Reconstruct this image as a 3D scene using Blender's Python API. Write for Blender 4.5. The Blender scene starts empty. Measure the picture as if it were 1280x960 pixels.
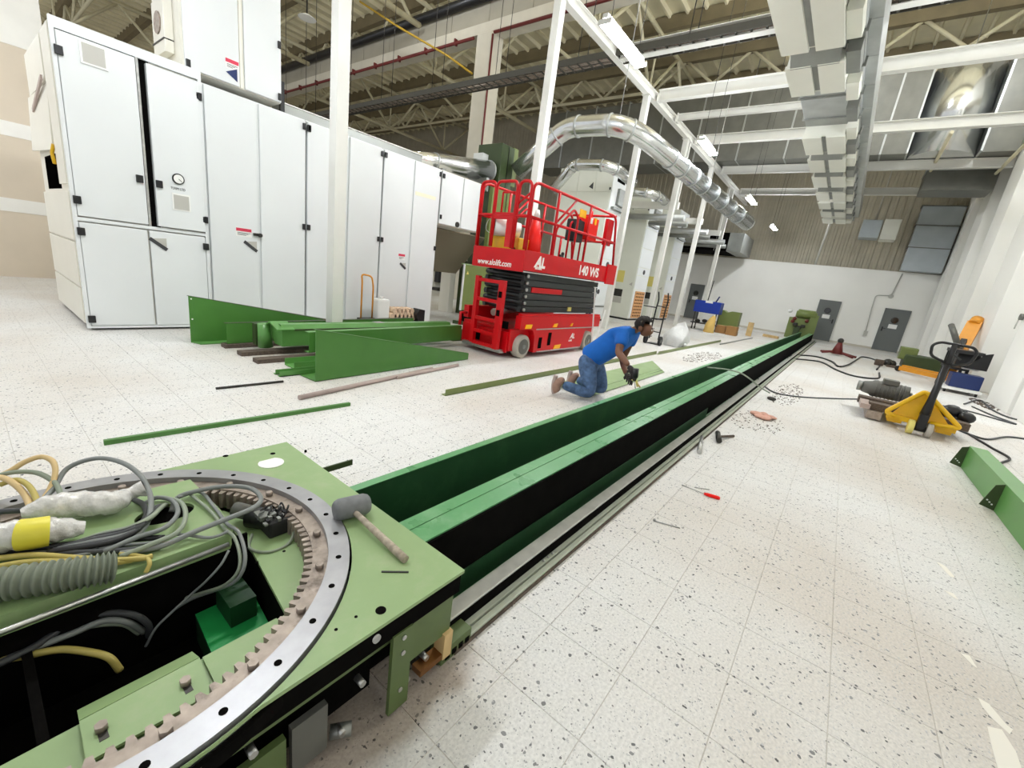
import bpy, bmesh, math, random
from mathutils import Vector, Matrix

random.seed(7)
SC = bpy.context.scene
COL = SC.collection
PI = math.pi

# ------------------------------------------------------------------ camera
F_PX = 527.82                                   # focal length in pixels of the 1280 x 960 frame
CAM = Vector((0.0, 0.0, 1.45))
RIGHT = Vector((0.61562954, -0.77702919, 0.13124748))
DOWN = Vector((-0.12447598, -0.26034426, -0.95745841))
FWD = Vector((0.77814266, 0.57310252, -0.25699708))
cd = bpy.data.cameras.new('camera')
cam = bpy.data.objects.new('camera', cd)
COL.objects.link(cam)
cd.sensor_width = 36.0
cd.lens = F_PX / 1280.0 * 36.0
cd.clip_start = 0.02
cd.clip_end = 300
up, back = -DOWN, -FWD
cam.matrix_world = Matrix(((RIGHT.x, up.x, back.x, CAM.x), (RIGHT.y, up.y, back.y, CAM.y), (RIGHT.z, up.z, back.z, CAM.z), (0, 0, 0, 1)))
SC.camera = cam

# ------------------------------------------------------------------ world, exposure
W = bpy.data.worlds.new('world')
SC.world = W
W.use_nodes = True
W.node_tree.nodes['Background'].inputs[0].default_value = (0.95, 0.975, 1.0, 1)
W.node_tree.nodes['Background'].inputs[1].default_value = 0.62
SC.view_settings.view_transform = 'Standard'
SC.view_settings.look = 'None'
SC.view_settings.gamma = 1.0
SC.view_settings.use_curve_mapping = False
SC.view_settings.exposure = 0.35
TUBE_POWER = 165.0
GLOBE_POWER = 105.0                             # emission of the added fill globes, unseen above the frame                               # emission of the fluorescent tubes


# ------------------------------------------------------------------ helpers: materials
def srgb(r, g, b):
    def c(v):
        v /= 255.0
        return v / 12.92 if v <= 0.04045 else ((v + 0.055) / 1.055) ** 2.4
    return (c(r), c(g), c(b), 1.0)


def mat(name, rgb, rough=0.5, metal=0.0, var=0.0, vscale=6.0, bump=0.0, bscale=60.0, spec=0.5, dirt=None, dscale=2.0, damt=0.5, coat=0.0, noise_rough=0.0):
    m = bpy.data.materials.new(name)
    m.use_nodes = True
    nt = m.node_tree
    b = nt.nodes['Principled BSDF']
    col = srgb(*rgb)
    b.inputs['Base Color'].default_value = col
    b.inputs['Roughness'].default_value = rough
    b.inputs['Metallic'].default_value = metal
    b.inputs['Specular IOR Level'].default_value = spec
    if coat:
        b.inputs['Coat Weight'].default_value = coat
        b.inputs['Coat Roughness'].default_value = 0.15
    geo = nt.nodes.new('ShaderNodeNewGeometry')
    last = None
    if var > 0 or dirt:
        n = nt.nodes.new('ShaderNodeTexNoise')
        n.inputs['Scale'].default_value = vscale
        n.inputs['Detail'].default_value = 5
        nt.links.new(geo.outputs['Position'], n.inputs['Vector'])
        r = nt.nodes.new('ShaderNodeValToRGB')
        r.color_ramp.elements[0].position = 0.3
        r.color_ramp.elements[1].position = 0.7
        lo = tuple(max(0, c * (1 - var)) for c in col[:3]) + (1,)
        hi = tuple(min(1, c * (1 + var)) for c in col[:3]) + (1,)
        r.color_ramp.elements[0].color = lo
        r.color_ramp.elements[1].color = hi
        nt.links.new(n.outputs['Fac'], r.inputs['Fac'])
        last = r.outputs['Color']
        if dirt:
            d = nt.nodes.new('ShaderNodeTexNoise')
            d.inputs['Scale'].default_value = dscale
            d.inputs['Detail'].default_value = 8
            d.inputs['Roughness'].default_value = 0.7
            nt.links.new(geo.outputs['Position'], d.inputs['Vector'])
            dr = nt.nodes.new('ShaderNodeValToRGB')
            dr.color_ramp.elements[0].position = 0.52
            dr.color_ramp.elements[1].position = 0.72
            dr.color_ramp.elements[0].color = (0, 0, 0, 1)
            dr.color_ramp.elements[1].color = (damt, damt, damt, 1)
            nt.links.new(d.outputs['Fac'], dr.inputs['Fac'])
            mx = nt.nodes.new('ShaderNodeMixRGB')
            nt.links.new(dr.outputs['Color'], mx.inputs['Fac'])
            nt.links.new(last, mx.inputs['Color1'])
            mx.inputs['Color2'].default_value = srgb(*dirt)
            last = mx.outputs['Color']
        nt.links.new(last, b.inputs['Base Color'])
        if noise_rough:
            mr = nt.nodes.new('ShaderNodeMapRange')
            mr.inputs['To Min'].default_value = max(0.02, rough - noise_rough)
            mr.inputs['To Max'].default_value = min(1, rough + noise_rough)
            nt.links.new(n.outputs['Fac'], mr.inputs['Value'])
            nt.links.new(mr.outputs['Result'], b.inputs['Roughness'])
    if bump:
        n2 = nt.nodes.new('ShaderNodeTexNoise')
        n2.inputs['Scale'].default_value = bscale
        n2.inputs['Detail'].default_value = 4
        nt.links.new(geo.outputs['Position'], n2.inputs['Vector'])
        bp = nt.nodes.new('ShaderNodeBump')
        bp.inputs['Strength'].default_value = bump
        bp.inputs['Distance'].default_value = 0.02
        nt.links.new(n2.outputs['Fac'], bp.inputs['Height'])
        nt.links.new(bp.outputs['Normal'], b.inputs['Normal'])
    return m


def emis(name, rgb, power):
    m = bpy.data.materials.new(name)
    m.use_nodes = True
    nt = m.node_tree
    nt.nodes.remove(nt.nodes['Principled BSDF'])
    e = nt.nodes.new('ShaderNodeEmission')
    e.inputs[0].default_value = srgb(*rgb)
    e.inputs[1].default_value = power
    nt.links.new(e.outputs[0], nt.nodes['Material Output'].inputs[0])
    return m


M = {}
M['white'] = mat('white_steel_paint', (224, 223, 216), 0.42, var=0.03, vscale=3)
M['cab'] = mat('cabinet_white_paint', (226, 229, 229), 0.33, var=0.015, vscale=1.5)
M['cab_warm'] = mat('cabinet_side_paint', (232, 229, 217), 0.4, var=0.02, vscale=2)
M['card'] = mat('machine_grey_white_paint', (226, 228, 216), 0.35, var=0.02, vscale=2)
M['wall'] = mat('white_wall_plaster', (246, 245, 239), 0.75, var=0.025, vscale=0.8, bump=0.05)
M['tanwall'] = mat('beige_render', (216, 203, 184), 0.85, var=0.05, vscale=1.2, bump=0.1)
M['clad'] = mat('grey_brown_cladding', (182, 175, 156), 0.5, var=0.08, vscale=1.5)
M['roof'] = mat('tan_roof_sheet', (242, 234, 202), 0.7, var=0.08, vscale=1.2)
M['roofbeam'] = mat('brown_roof_beam', (134, 122, 94), 0.7, var=0.1, vscale=2)
M['truss'] = mat('cream_truss_paint', (216, 208, 176), 0.6, var=0.08, vscale=2)
M['concrete'] = mat('painted_concrete', (206, 200, 184), 0.8, var=0.05, vscale=2)
M['concpanel'] = mat('grey_concrete_panel', (172, 166, 150), 0.85, var=0.05, vscale=1.5)
M['redpipe'] = mat('red_sprinkler_paint', (104, 30, 26), 0.5)
M['galv'] = mat('galvanised_sheet', (190, 193, 192), 0.40, metal=0.8, var=0.10, vscale=3, noise_rough=0.06)
M['galvdull'] = mat('dull_galvanised_sheet', (148, 150, 146), 0.45, metal=0.75, var=0.14, vscale=2.5, noise_rough=0.1)
M['ductblue'] = mat('bluish_zinc_sheet', (172, 180, 184), 0.42, metal=0.35, var=0.06, vscale=2)
M['green3'] = mat('leaf_green_paint', (92, 148, 74), 0.36, var=0.06, vscale=4)
M['ductgrey'] = mat('grey_zinc_sheet', (118, 118, 111), 0.42, metal=0.45, var=0.12, vscale=2.5, noise_rough=0.1)
M['diff'] = mat('white_diffuser_sheet', (224, 224, 212), 0.45, var=0.02, vscale=2)
M['foil'] = mat('shiny_spiral_duct', (222, 224, 224), 0.20, metal=0.95, var=0.06, vscale=5, noise_rough=0.08)
M['railsteel'] = mat('bright_rail_steel', (208, 208, 202), 0.35, metal=0.35, var=0.1, vscale=14, noise_rough=0.1)
M['stripgrey'] = mat('grey_green_strip', (180, 186, 170), 0.5, var=0.06, vscale=8)
M['steel'] = mat('bare_steel', (190, 190, 188), 0.32, metal=0.9, var=0.14, vscale=18, noise_rough=0.12)
M['ringsteel'] = mat('turned_steel', (158, 158, 160), 0.40, metal=0.6, var=0.12, vscale=12, noise_rough=0.12)
M['greasy'] = mat('greasy_brown_steel', (160, 147, 136), 0.5, metal=0.35, var=0.25, vscale=22, dirt=(60, 46, 36), dscale=14, damt=0.7)
M['darksteel'] = mat('dark_steel', (62, 60, 56), 0.45, metal=0.6, var=0.2, vscale=20)
M['green'] = mat('green_machine_paint', (62, 128, 66), 0.3, var=0.06, vscale=5, dirt=(96, 148, 92), dscale=5, damt=0.45, noise_rough=0.08)
M['greentop'] = mat('glare_green_paint', (96, 156, 104), 0.3, var=0.06, vscale=5, dirt=(150, 190, 150), dscale=4, damt=0.5, noise_rough=0.1)  # beam green lightened to paint in the grazing glare, with pale scuffs
M['greenin'] = mat('shaded_green_paint', (22, 62, 32), 0.5, var=0.1, vscale=6, dirt=(60, 96, 60), dscale=4, damt=0.4)  # green darkened: shade of sides and recesses put into the colour
M['green2'] = mat('grass_green_paint', (72, 124, 52), 0.38, var=0.05, vscale=5)
M['plate'] = mat('pale_green_paint', (142, 168, 116), 0.45, var=0.05, vscale=6, dirt=(168, 172, 140), dscale=6, damt=0.4)
M['platedark'] = mat('olive_green_paint', (86, 104, 58), 0.5, var=0.1, vscale=8)
M['olive'] = mat('olive_machine_paint', (116, 130, 70), 0.4, var=0.05, vscale=4)
M['darkolive'] = mat('dark_green_paint', (58, 74, 40), 0.45, var=0.06, vscale=4)
M['red'] = mat('red_lift_paint', (200, 3, 16), 0.36, var=0.04, vscale=5, spec=0.35)
M['redbright'] = mat('orange_red_plastic', (240, 22, 8), 0.45, spec=0.3)
M['black'] = mat('black_paint', (22, 22, 24), 0.4, var=0.1, vscale=9)
M['charcoal'] = mat('charcoal_paint', (44, 47, 47), 0.45, var=0.12, vscale=5)
M['rubber'] = mat('black_rubber', (28, 28, 28), 0.75, var=0.1, vscale=30)
M['pit'] = mat('oily_shaded_black', (14, 13, 12), 0.95, var=0.3, vscale=12, spec=0.03)  # near-black for interiors; also paints the shade on the box beam side
M['tyre'] = mat('grey_tyre', (176, 170, 158), 0.8, var=0.06, vscale=14)
M['hub'] = mat('grey_hub_paint', (98, 98, 92), 0.5, var=0.08, vscale=8)
M['yellow'] = mat('yellow_jack_paint', (226, 178, 10), 0.38, var=0.07, vscale=10)
M['orange'] = mat('orange_paint', (222, 150, 40), 0.4, var=0.05, vscale=8)
M['blue'] = mat('blue_plastic', (6, 50, 156), 0.4, var=0.05, vscale=6)
M['navy'] = mat('navy_blue_steel', (24, 44, 96), 0.4)
M['doorgrey'] = mat('grey_door_paint', (104, 108, 106), 0.45, var=0.03, vscale=2)
M['glass'] = mat('dark_porthole_glass', (18, 20, 22), 0.08, spec=0.8)
M['paper'] = mat('white_paper', (240, 240, 236), 0.7)
M['label_red'] = mat('red_label', (214, 56, 84), 0.5)
M['label_grey'] = mat('grey_plate', (186, 184, 176), 0.4)
M['tapecream'] = mat('faded_tape', (236, 232, 206), 0.6)
M['label_yellow'] = mat('yellow_label', (226, 212, 120), 0.6)
M['ink'] = mat('dark_ink', (60, 60, 62), 0.6)
M['lettering'] = mat('white_lettering', (245, 240, 236), 0.5)
M['grey_cable'] = mat('grey_cable', (128, 132, 130), 0.5)
M['dark_cable'] = mat('dark_grey_cable', (62, 64, 66), 0.5)
M['black_cable'] = mat('black_cable', (26, 26, 28), 0.5)
M['cream_cable'] = mat('cream_cable', (212, 184, 132), 0.5)
M['yellow_cable'] = mat('yellow_cable', (186, 170, 92), 0.5)
M['greygreen_cable'] = mat('grey_green_cable', (140, 150, 132), 0.5)
M['wood'] = mat('pale_wood', (206, 176, 124), 0.7, var=0.15, vscale=8)
M['carton'] = mat('brown_cardboard', (164, 122, 74), 0.8, var=0.06, vscale=8)
M['parcel'] = mat('yellow_paper', (226, 190, 110), 0.7, var=0.05, vscale=8)
M['sack'] = mat('white_plastic_sack', (214, 215, 213), 0.55, var=0.04, vscale=20, bump=0.6, bscale=26)
M['plasticfilm'] = mat('crumpled_film', (214, 212, 208), 0.16, var=0.22, vscale=24, bump=0.5, bscale=34, coat=0.5)
M['tapeyellow'] = mat('yellow_tape', (226, 214, 70), 0.45)
M['mallethead'] = mat('grey_rubber', (118, 120, 122), 0.75, var=0.12, vscale=40)
M['mallethandle'] = mat('worn_wood_handle', (170, 158, 140), 0.6, var=0.3, vscale=50)
M['copper'] = mat('copper', (140, 96, 54), 0.35, metal=0.7)
M['skin'] = mat('brown_skin', (112, 72, 50), 0.55, var=0.05, vscale=20)
M['hair'] = mat('dark_brown_hair', (30, 22, 17), 0.8, var=0.25, vscale=90, bump=0.7, bscale=160)
M['shirt'] = mat('blue_shirt', (2, 96, 186), 0.8, var=0.05, vscale=14, bump=0.25, bscale=18)
M['jeans'] = mat('blue_denim', (78, 104, 140), 0.85, var=0.4, vscale=18, bump=0.35, bscale=22)
M['shoe'] = mat('tan_suede', (158, 126, 110), 0.85, var=0.1, vscale=26)
M['glove'] = mat('dark_glove', (40, 34, 32), 0.8, var=0.1, vscale=30)
M['eyewhite'] = mat('eye_white', (225, 220, 212), 0.3)
M['plastic_white'] = mat('white_plastic', (238, 238, 234), 0.35)
M['sponge'] = mat('pinkish_wrapping', (222, 192, 162), 0.6, var=0.12, vscale=30, bump=0.5, bscale=40)
M['rodpink'] = mat('pinkish_grey_pipe', (176, 158, 150), 0.5, var=0.08, vscale=8)
M['grille'] = mat('orange_punched_sheet', (214, 158, 104), 0.5)
M['conduit'] = mat('grey_conduit', (190, 190, 182), 0.5)
M['tray'] = mat('dark_cable_tray', (72, 70, 62), 0.6, metal=0.3)
M['debris'] = mat('dark_debris', (92, 80, 70), 0.9, var=0.3, vscale=40)
M['pinkscrap'] = mat('pinkish_rag', (206, 158, 140), 0.85, var=0.12, vscale=40)
M['chalk'] = mat('white_paint_smear', (238, 234, 224), 0.8)
M['tube'] = emis('fluorescent_glow', (246, 250, 255), TUBE_POWER)
M['globe'] = emis('fill_globe_glow', (246, 250, 255), GLOBE_POWER)
M['beacon'] = mat('amber_lens', (255, 190, 10), 0.3)
M['insul'] = mat('dirty_white_band', (240, 238, 232), 0.8, var=0.03, vscale=3)
M['gravel'] = mat('grey_grit', (150, 144, 136), 0.9, var=0.2, vscale=60)


def floor_material(name, tile, base, stain):
    """terrazzo: pale matrix, dark and mid stone chips, broad traffic stains"""
    m = bpy.data.materials.new(name)
    m.use_nodes = True
    nt = m.node_tree
    N, L = nt.nodes, nt.links
    b = N['Principled BSDF']
    b.inputs['Roughness'].default_value = 0.5
    b.inputs['Specular IOR Level'].default_value = 0.35
    geo = N.new('ShaderNodeNewGeometry')
    # slightly warped position, so chips are long and irregular
    wn = N.new('ShaderNodeTexNoise'); wn.inputs['Scale'].default_value = 26
    L.new(geo.outputs['Position'], wn.inputs['Vector'])
    mxv = N.new('ShaderNodeVectorMath'); mxv.operation = 'SCALE'; mxv.inputs['Scale'].default_value = 0.03
    L.new(wn.outputs['Color'], mxv.inputs[0])
    add = N.new('ShaderNodeVectorMath'); add.operation = 'ADD'
    L.new(geo.outputs['Position'], add.inputs[0]); L.new(mxv.outputs[0], add.inputs[1])

    def chips(scale, size, lo, thr):
        v = N.new('ShaderNodeTexVoronoi'); v.inputs['Scale'].default_value = scale
        L.new(add.outputs[0], v.inputs['Vector'])
        sep = N.new('ShaderNodeSeparateColor'); L.new(v.outputs['Color'], sep.inputs[0])
        # chip radius depends on the cell's random number; only some cells carry one
        rad = N.new('ShaderNodeMapRange'); rad.inputs['From Min'].default_value = thr; rad.inputs['From Max'].default_value = 1.0
        rad.inputs['To Min'].default_value = 0.0; rad.inputs['To Max'].default_value = size
        L.new(sep.outputs[0], rad.inputs['Value'])
        lt = N.new('ShaderNodeMath'); lt.operation = 'LESS_THAN'
        L.new(v.outputs['Distance'], lt.inputs[0]); L.new(rad.outputs[0], lt.inputs[1])
        tone = N.new('ShaderNodeMapRange'); tone.inputs['To Min'].default_value = lo[0]; tone.inputs['To Max'].default_value = lo[1]
        L.new(sep.outputs[1], tone.inputs['Value'])
        return lt.outputs[0], tone.outputs[0]
    # matrix colour
    n1 = N.new('ShaderNodeTexNoise'); n1.inputs['Scale'].default_value = 0.55; n1.inputs['Detail'].default_value = 6
    L.new(geo.outputs['Position'], n1.inputs['Vector'])
    r1 = N.new('ShaderNodeValToRGB')
    r1.color_ramp.elements[0].position = 0.40; r1.color_ramp.elements[1].position = 0.66
    r1.color_ramp.elements[0].color = srgb(*base); r1.color_ramp.elements[1].color = srgb(*stain)
    L.new(n1.outputs['Fac'], r1.inputs['Fac'])
    n2 = N.new('ShaderNodeTexNoise'); n2.inputs['Scale'].default_value = 90; n2.inputs['Detail'].default_value = 3
    L.new(geo.outputs['Position'], n2.inputs['Vector'])
    r2 = N.new('ShaderNodeValToRGB')
    r2.color_ramp.elements[0].position = 0.35; r2.color_ramp.elements[1].position = 0.62
    r2.color_ramp.elements[0].color = (0.80, 0.80, 0.80, 1); r2.color_ramp.elements[1].color = (1, 1, 1, 1)
    L.new(n2.outputs['Fac'], r2.inputs['Fac'])
    mul = N.new('ShaderNodeMixRGB'); mul.blend_type = 'MULTIPLY'; mul.inputs['Fac'].default_value = 0.8
    L.new(r1.outputs[0], mul.inputs['Color1']); L.new(r2.outputs[0], mul.inputs['Color2'])
    last = mul.outputs[0]
    for scale, size, tones, thr in ((58, 0.44, (0.08, 0.32), 0.70), (105, 0.46, (0.28, 0.55), 0.76), (190, 0.5, (0.42, 0.66), 0.74)):
        f, t = chips(scale, size, tones, thr)
        mx = N.new('ShaderNodeMixRGB')
        L.new(f, mx.inputs['Fac']); L.new(last, mx.inputs['Color1']); L.new(t, mx.inputs['Color2'])
        last = mx.outputs[0]
    # oily dirt along the foreground machine and along the rails
    sx = N.new('ShaderNodeSeparateXYZ'); L.new(geo.outputs['Position'], sx.inputs[0])
    n3 = N.new('ShaderNodeTexNoise'); n3.inputs['Scale'].default_value = 5; n3.inputs['Detail'].default_value = 6
    L.new(geo.outputs['Position'], n3.inputs['Vector'])
    ysum = N.new('ShaderNodeMath'); ysum.operation = 'MULTIPLY_ADD'; ysum.inputs[1].default_value = 0.16
    L.new(n3.outputs['Fac'], ysum.inputs[0]); L.new(sx.outputs['Y'], ysum.inputs[2])
    edge = N.new('ShaderNodeMapRange'); edge.inputs['From Min'].default_value = 0.78; edge.inputs['From Max'].default_value = 0.84
    L.new(ysum.outputs[0], edge.inputs['Value'])
    xlim = N.new('ShaderNodeMapRange'); xlim.inputs['From Min'].default_value = 1.15; xlim.inputs['From Max'].default_value = 0.95
    L.new(sx.outputs['X'], xlim.inputs['Value'])
    both = N.new('ShaderNodeMath'); both.operation = 'MULTIPLY'
    L.new(edge.outputs[0], both.inputs[0]); L.new(xlim.outputs[0], both.inputs[1])
    half = N.new('ShaderNodeMath'); half.operation = 'MULTIPLY'; half.inputs[1].default_value = 0.62
    L.new(both.outputs[0], half.inputs[0])
    ylim = N.new('ShaderNodeMapRange'); ylim.inputs['From Min'].default_value = 2.3; ylim.inputs['From Max'].default_value = 2.1
    L.new(sx.outputs['Y'], ylim.inputs['Value'])
    both2 = N.new('ShaderNodeMath'); both2.operation = 'MULTIPLY'
    L.new(half.outputs[0], both2.inputs[0]); L.new(ylim.outputs[0], both2.inputs[1])
    half = both2
    md = N.new('ShaderNodeMixRGB'); md.blend_type = 'MULTIPLY'
    L.new(half.outputs[0], md.inputs['Fac']); L.new(last, md.inputs['Color1']); md.inputs['Color2'].default_value = srgb(150, 122, 92)
    L.new(md.outputs[0], b.inputs['Base Color'])
    rr = N.new('ShaderNodeMapRange'); rr.inputs['To Min'].default_value = 0.42; rr.inputs['To Max'].default_value = 0.6
    L.new(n1.outputs['Fac'], rr.inputs['Value']); L.new(rr.outputs[0], b.inputs['Roughness'])
    return m


M['terrazzo'] = floor_material('terrazzo_tile', True, (228, 227, 224), (214, 207, 198))
M['grout'] = mat('floor_grout', (212, 206, 197), 0.9, var=0.1, vscale=10)


# ------------------------------------------------------------------ helpers: meshes
class MB:
    """collects shapes in world (or thing) coordinates; build() links them as ONE mesh object"""

    def __init__(self):
        self.v, self.f, self.s = [], [], []

    def add(self, vs, fs, smooth=False):
        o = len(self.v)
        self.v += [tuple(p) for p in vs]
        self.f += [tuple(i + o for i in f) for f in fs]
        self.s += [smooth] * len(fs)
        return self

    def box(self, x0, y0, z0, x1, y1, z1):
        x0, x1 = min(x0, x1), max(x0, x1); y0, y1 = min(y0, y1), max(y0, y1); z0, z1 = min(z0, z1), max(z0, z1)
        v = [(x0, y0, z0), (x1, y0, z0), (x1, y1, z0), (x0, y1, z0), (x0, y0, z1), (x1, y0, z1), (x1, y1, z1), (x0, y1, z1)]
        return self.add(v, [(3, 2, 1, 0), (4, 5, 6, 7), (0, 1, 5, 4), (1, 2, 6, 5), (2, 3, 7, 6), (3, 0, 4, 7)])

    def bar(self, a, b, w, h, upv=(0, 0, 1)):
        """square bar from a to b, w wide, h tall"""
        a, b = Vector(a), Vector(b)
        d = (b - a).normalized()
        u = Vector(upv)
        s = d.cross(u)
        if s.length < 1e-4:
            s = d.cross(Vector((1, 0, 0)))
        s.normalize()
        t = s.cross(d).normalized()
        s, t = s * w / 2, t * h / 2
        v = [a - s - t, a + s - t, a + s + t, a - s + t, b - s - t, b + s - t, b + s + t, b - s + t]
        return self.add(v, [(3, 2, 1, 0), (4, 5, 6, 7), (0, 1, 5, 4), (1, 2, 6, 5), (2, 3, 7, 6), (3, 0, 4, 7)])

    def prism(self, poly, ax, t0, t1):
        """2-D polygon extruded along axis ax; poly holds the two other coordinates in order"""
        def P(p, t):
            return {'x': (t, p[0], p[1]), 'y': (p[0], t, p[1]), 'z': (p[0], p[1], t)}[ax]
        n = len(poly)
        v = [P(p, t0) for p in poly] + [P(p, t1) for p in poly]
        f = [tuple(range(n))[::-1], tuple(range(n, 2 * n))] + [(i, (i + 1) % n, n + (i + 1) % n, n + i) for i in range(n)]
        return self.add(v, f)

    def tube(self, pts, r, n=8, caps=True, smooth=True):
        pts = [Vector(p) for p in pts]
        rs = r if isinstance(r, (list, tuple)) else [r] * len(pts)
        rings, prev = [], None
        for i, p in enumerate(pts):
            d = (pts[min(i + 1, len(pts) - 1)] - pts[max(i - 1, 0)])
            d = d.normalized() if d.length > 1e-9 else Vector((0, 0, 1))
            if prev is None:
                a = Vector((0, 0, 1)) if abs(d.z) < 0.9 else Vector((1, 0, 0))
                u = d.cross(a).normalized()
            else:
                u = (prev - d * prev.dot(d))
                u = u.normalized() if u.length > 1e-6 else d.cross(Vector((0, 0, 1))).normalized()
            prev = u
            w = d.cross(u)
            rings.append([p + (u * math.cos(2 * PI * k / n) + w * math.sin(2 * PI * k / n)) * rs[i] for k in range(n)])
        v = [q for ring in rings for q in ring]
        f = []
        for i in range(len(pts) - 1):
            for k in range(n):
                f.append((i * n + k, i * n + (k + 1) % n, (i + 1) * n + (k + 1) % n, (i + 1) * n + k))
        self.add(v, f, smooth)
        if caps:
            m = len(pts) - 1
            self.add(rings[0], [tuple(range(n))[::-1]])
            self.add(rings[m], [tuple(range(n))])
        return self

    def cyl(self, a, b, r, n=16, r2=None):
        return self.tube([a, b], [r, r if r2 is None else r2], n)

    def ring(self, c, r0, r1, z0, z1, n=64, a0=0, a1=2 * PI):
        """flat annulus (or sector) with thickness"""
        full = abs(a1 - a0 - 2 * PI) < 1e-6
        k = n if full else n + 1
        v = []
        for i in range(k):
            a = a0 + (a1 - a0) * i / n
            ca, sa = math.cos(a), math.sin(a)
            for (r, z) in ((r0, z0), (r1, z0), (r1, z1), (r0, z1)):
                v.append((c[0] + r * ca, c[1] + r * sa, z))
        f = []
        for i in range(n):
            j = (i + 1) % k
            for q in range(4):
                f.append((4 * i + q, 4 * i + (q + 1) % 4, 4 * j + (q + 1) % 4, 4 * j + q)[::-1])
        return self.add(v, f)

    def ball(self, c, rx, ry=None, rz=None, n=12, m=8):
        ry = rx if ry is None else ry
        rz = rx if rz is None else rz
        v, f = [], []
        for i in range(m + 1):
            t = PI * i / m
            for k in range(n):
                a = 2 * PI * k / n
                v.append((c[0] + rx * math.sin(t) * math.cos(a), c[1] + ry * math.sin(t) * math.sin(a), c[2] + rz * math.cos(t)))
        for i in range(m):
            for k in range(n):
                f.append((i * n + k, (i + 1) * n + k, (i + 1) * n + (k + 1) % n, i * n + (k + 1) % n))
        return self.add(v, f, True)

    def quad(self, a, b, c, d):
        return self.add([a, b, c, d], [(0, 1, 2, 3)])

    def sheet(self, pts, th, nrm):
        """a polygon sheet with thickness th along nrm"""
        nrm = Vector(nrm).normalized() * th
        n = len(pts)
        v = [Vector(p) for p in pts] + [Vector(p) + nrm for p in pts]
        f = [tuple(range(n))[::-1], tuple(range(n, 2 * n))] + [(i, (i + 1) % n, n + (i + 1) % n, n + i) for i in range(n)]
        return self.add(v, f)

    def build(self, name, material, parent=None, local=False, bevel=0.0, label=None, stuff=False, xf=None):
        vs = self.v
        if xf is not None:
            vs = [xf @ Vector(p) for p in vs]
        me = bpy.data.meshes.new(name)
        if parent is not None and not local:
            r = root_of(parent).location
            vs = [(p[0] - r.x, p[1] - r.y, p[2] - r.z) for p in vs]
        me.from_pydata([tuple(p) for p in vs], [], self.f)
        me.polygons.foreach_set('use_smooth', self.s)
        bm = bmesh.new(); bm.from_mesh(me)
        bmesh.ops.remove_doubles(bm, verts=bm.verts, dist=1e-6)
        bmesh.ops.recalc_face_normals(bm, faces=bm.faces)
        if bevel > 0:
            eds = [e for e in bm.edges if len(e.link_faces) == 2 and e.calc_face_angle(0) > 0.6]
            bmesh.ops.bevel(bm, geom=eds, offset=bevel, segments=2, affect='EDGES', profile=0.6)
        bm.to_mesh(me); bm.free()
        me.materials.append(material)
        o = bpy.data.objects.new(name, me)
        COL.objects.link(o)
        if parent is not None:
            o.parent = parent
        if label:
            o['label'] = label
        if stuff:
            o['kind'] = 'stuff'
        return o


def root_of(o):
    while o.parent is not None:
        o = o.parent
    return o


def T(name, label, cat, loc=(0, 0, 0), rz=0.0, group=None):
    o = bpy.data.objects.new(name, None)
    o.empty_display_size = 0.1
    COL.objects.link(o)
    o.location = loc
    o.rotation_euler = (0, 0, rz)
    o['label'] = label
    o['category'] = cat
    if group:
        o['group'] = group
    return o


def tag(o, label, cat, group=None):
    o['label'] = label
    o['category'] = cat
    if group:
        o['group'] = group
    return o


def struct(o):
    o['kind'] = 'structure'
    return o


def kids(o):
    return [c for c in o.children]


def dup(root, loc, rz=None, label=None, group=None):
    def cp(o, parent):
        c = o.copy()
        COL.objects.link(c)
        c.parent = parent
        for k in kids(o):
            cp(k, c)
        return c
    r = cp(root, None)
    r.location = loc
    if rz is not None:
        r.rotation_euler = (0, 0, rz)
    if label:
        r['label'] = label
    if group:
        r['group'] = group
    return r


def spline(pts, n=8):
    """Catmull-Rom through the points"""
    P = [Vector(p) for p in pts]
    P = [P[0] * 2 - P[1]] + P + [P[-1] * 2 - P[-2]]
    out = []
    for i in range(1, len(P) - 2):
        for k in range(n):
            t = k / n
            a, b, c, d = P[i - 1], P[i], P[i + 1], P[i + 2]
            out.append(0.5 * ((2 * b) + (c - a) * t + (2 * a - 5 * b + 4 * c - d) * t * t + (3 * b - a - 3 * c + d) * t ** 3))
    out.append(P[-2])
    return out


def fillet(pts, r, n=5):
    """polyline with rounded corners, for bent pipes"""
    P = [Vector(p) for p in pts]
    out = [P[0]]
    for i in range(1, len(P) - 1):
        a, b, c = P[i - 1], P[i], P[i + 1]
        d1, d2 = (a - b), (c - b)
        k = min(r, d1.length * 0.49, d2.length * 0.49)
        p, q = b + d1.normalized() * k, b + d2.normalized() * k
        for j in range(n + 1):
            t = j / n
            out.append(p * (1 - t) ** 2 + b * 2 * t * (1 - t) + q * t * t)
    out.append(P[-1])
    return out


def pz(px, py, z=0.0):
    """the point of the horizontal plane at height z that the photograph shows at pixel (px, py)"""
    d = RIGHT * ((px - 640) / F_PX) + DOWN * ((py - 480) / F_PX) + FWD
    t = (z - CAM.z) / d.z
    return CAM + d * t


def on_y(px, py, y):
    d = RIGHT * ((px - 640) / F_PX) + DOWN * ((py - 480) / F_PX) + FWD
    return CAM + d * (y / d.y)


def on_x(px, py, x):
    d = RIGHT * ((px - 640) / F_PX) + DOWN * ((py - 480) / F_PX) + FWD
    return CAM + d * (x / d.x)


def in_view(p, m=0):
    q = Vector(p) - CAM
    w = q.dot(FWD)
    if w < 0.05:
        return False
    x, y = 640 + F_PX * q.dot(RIGHT) / w, 480 + F_PX * q.dot(DOWN) / w
    return -m < x < 1280 + m and -m < y < 960 + m


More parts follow.
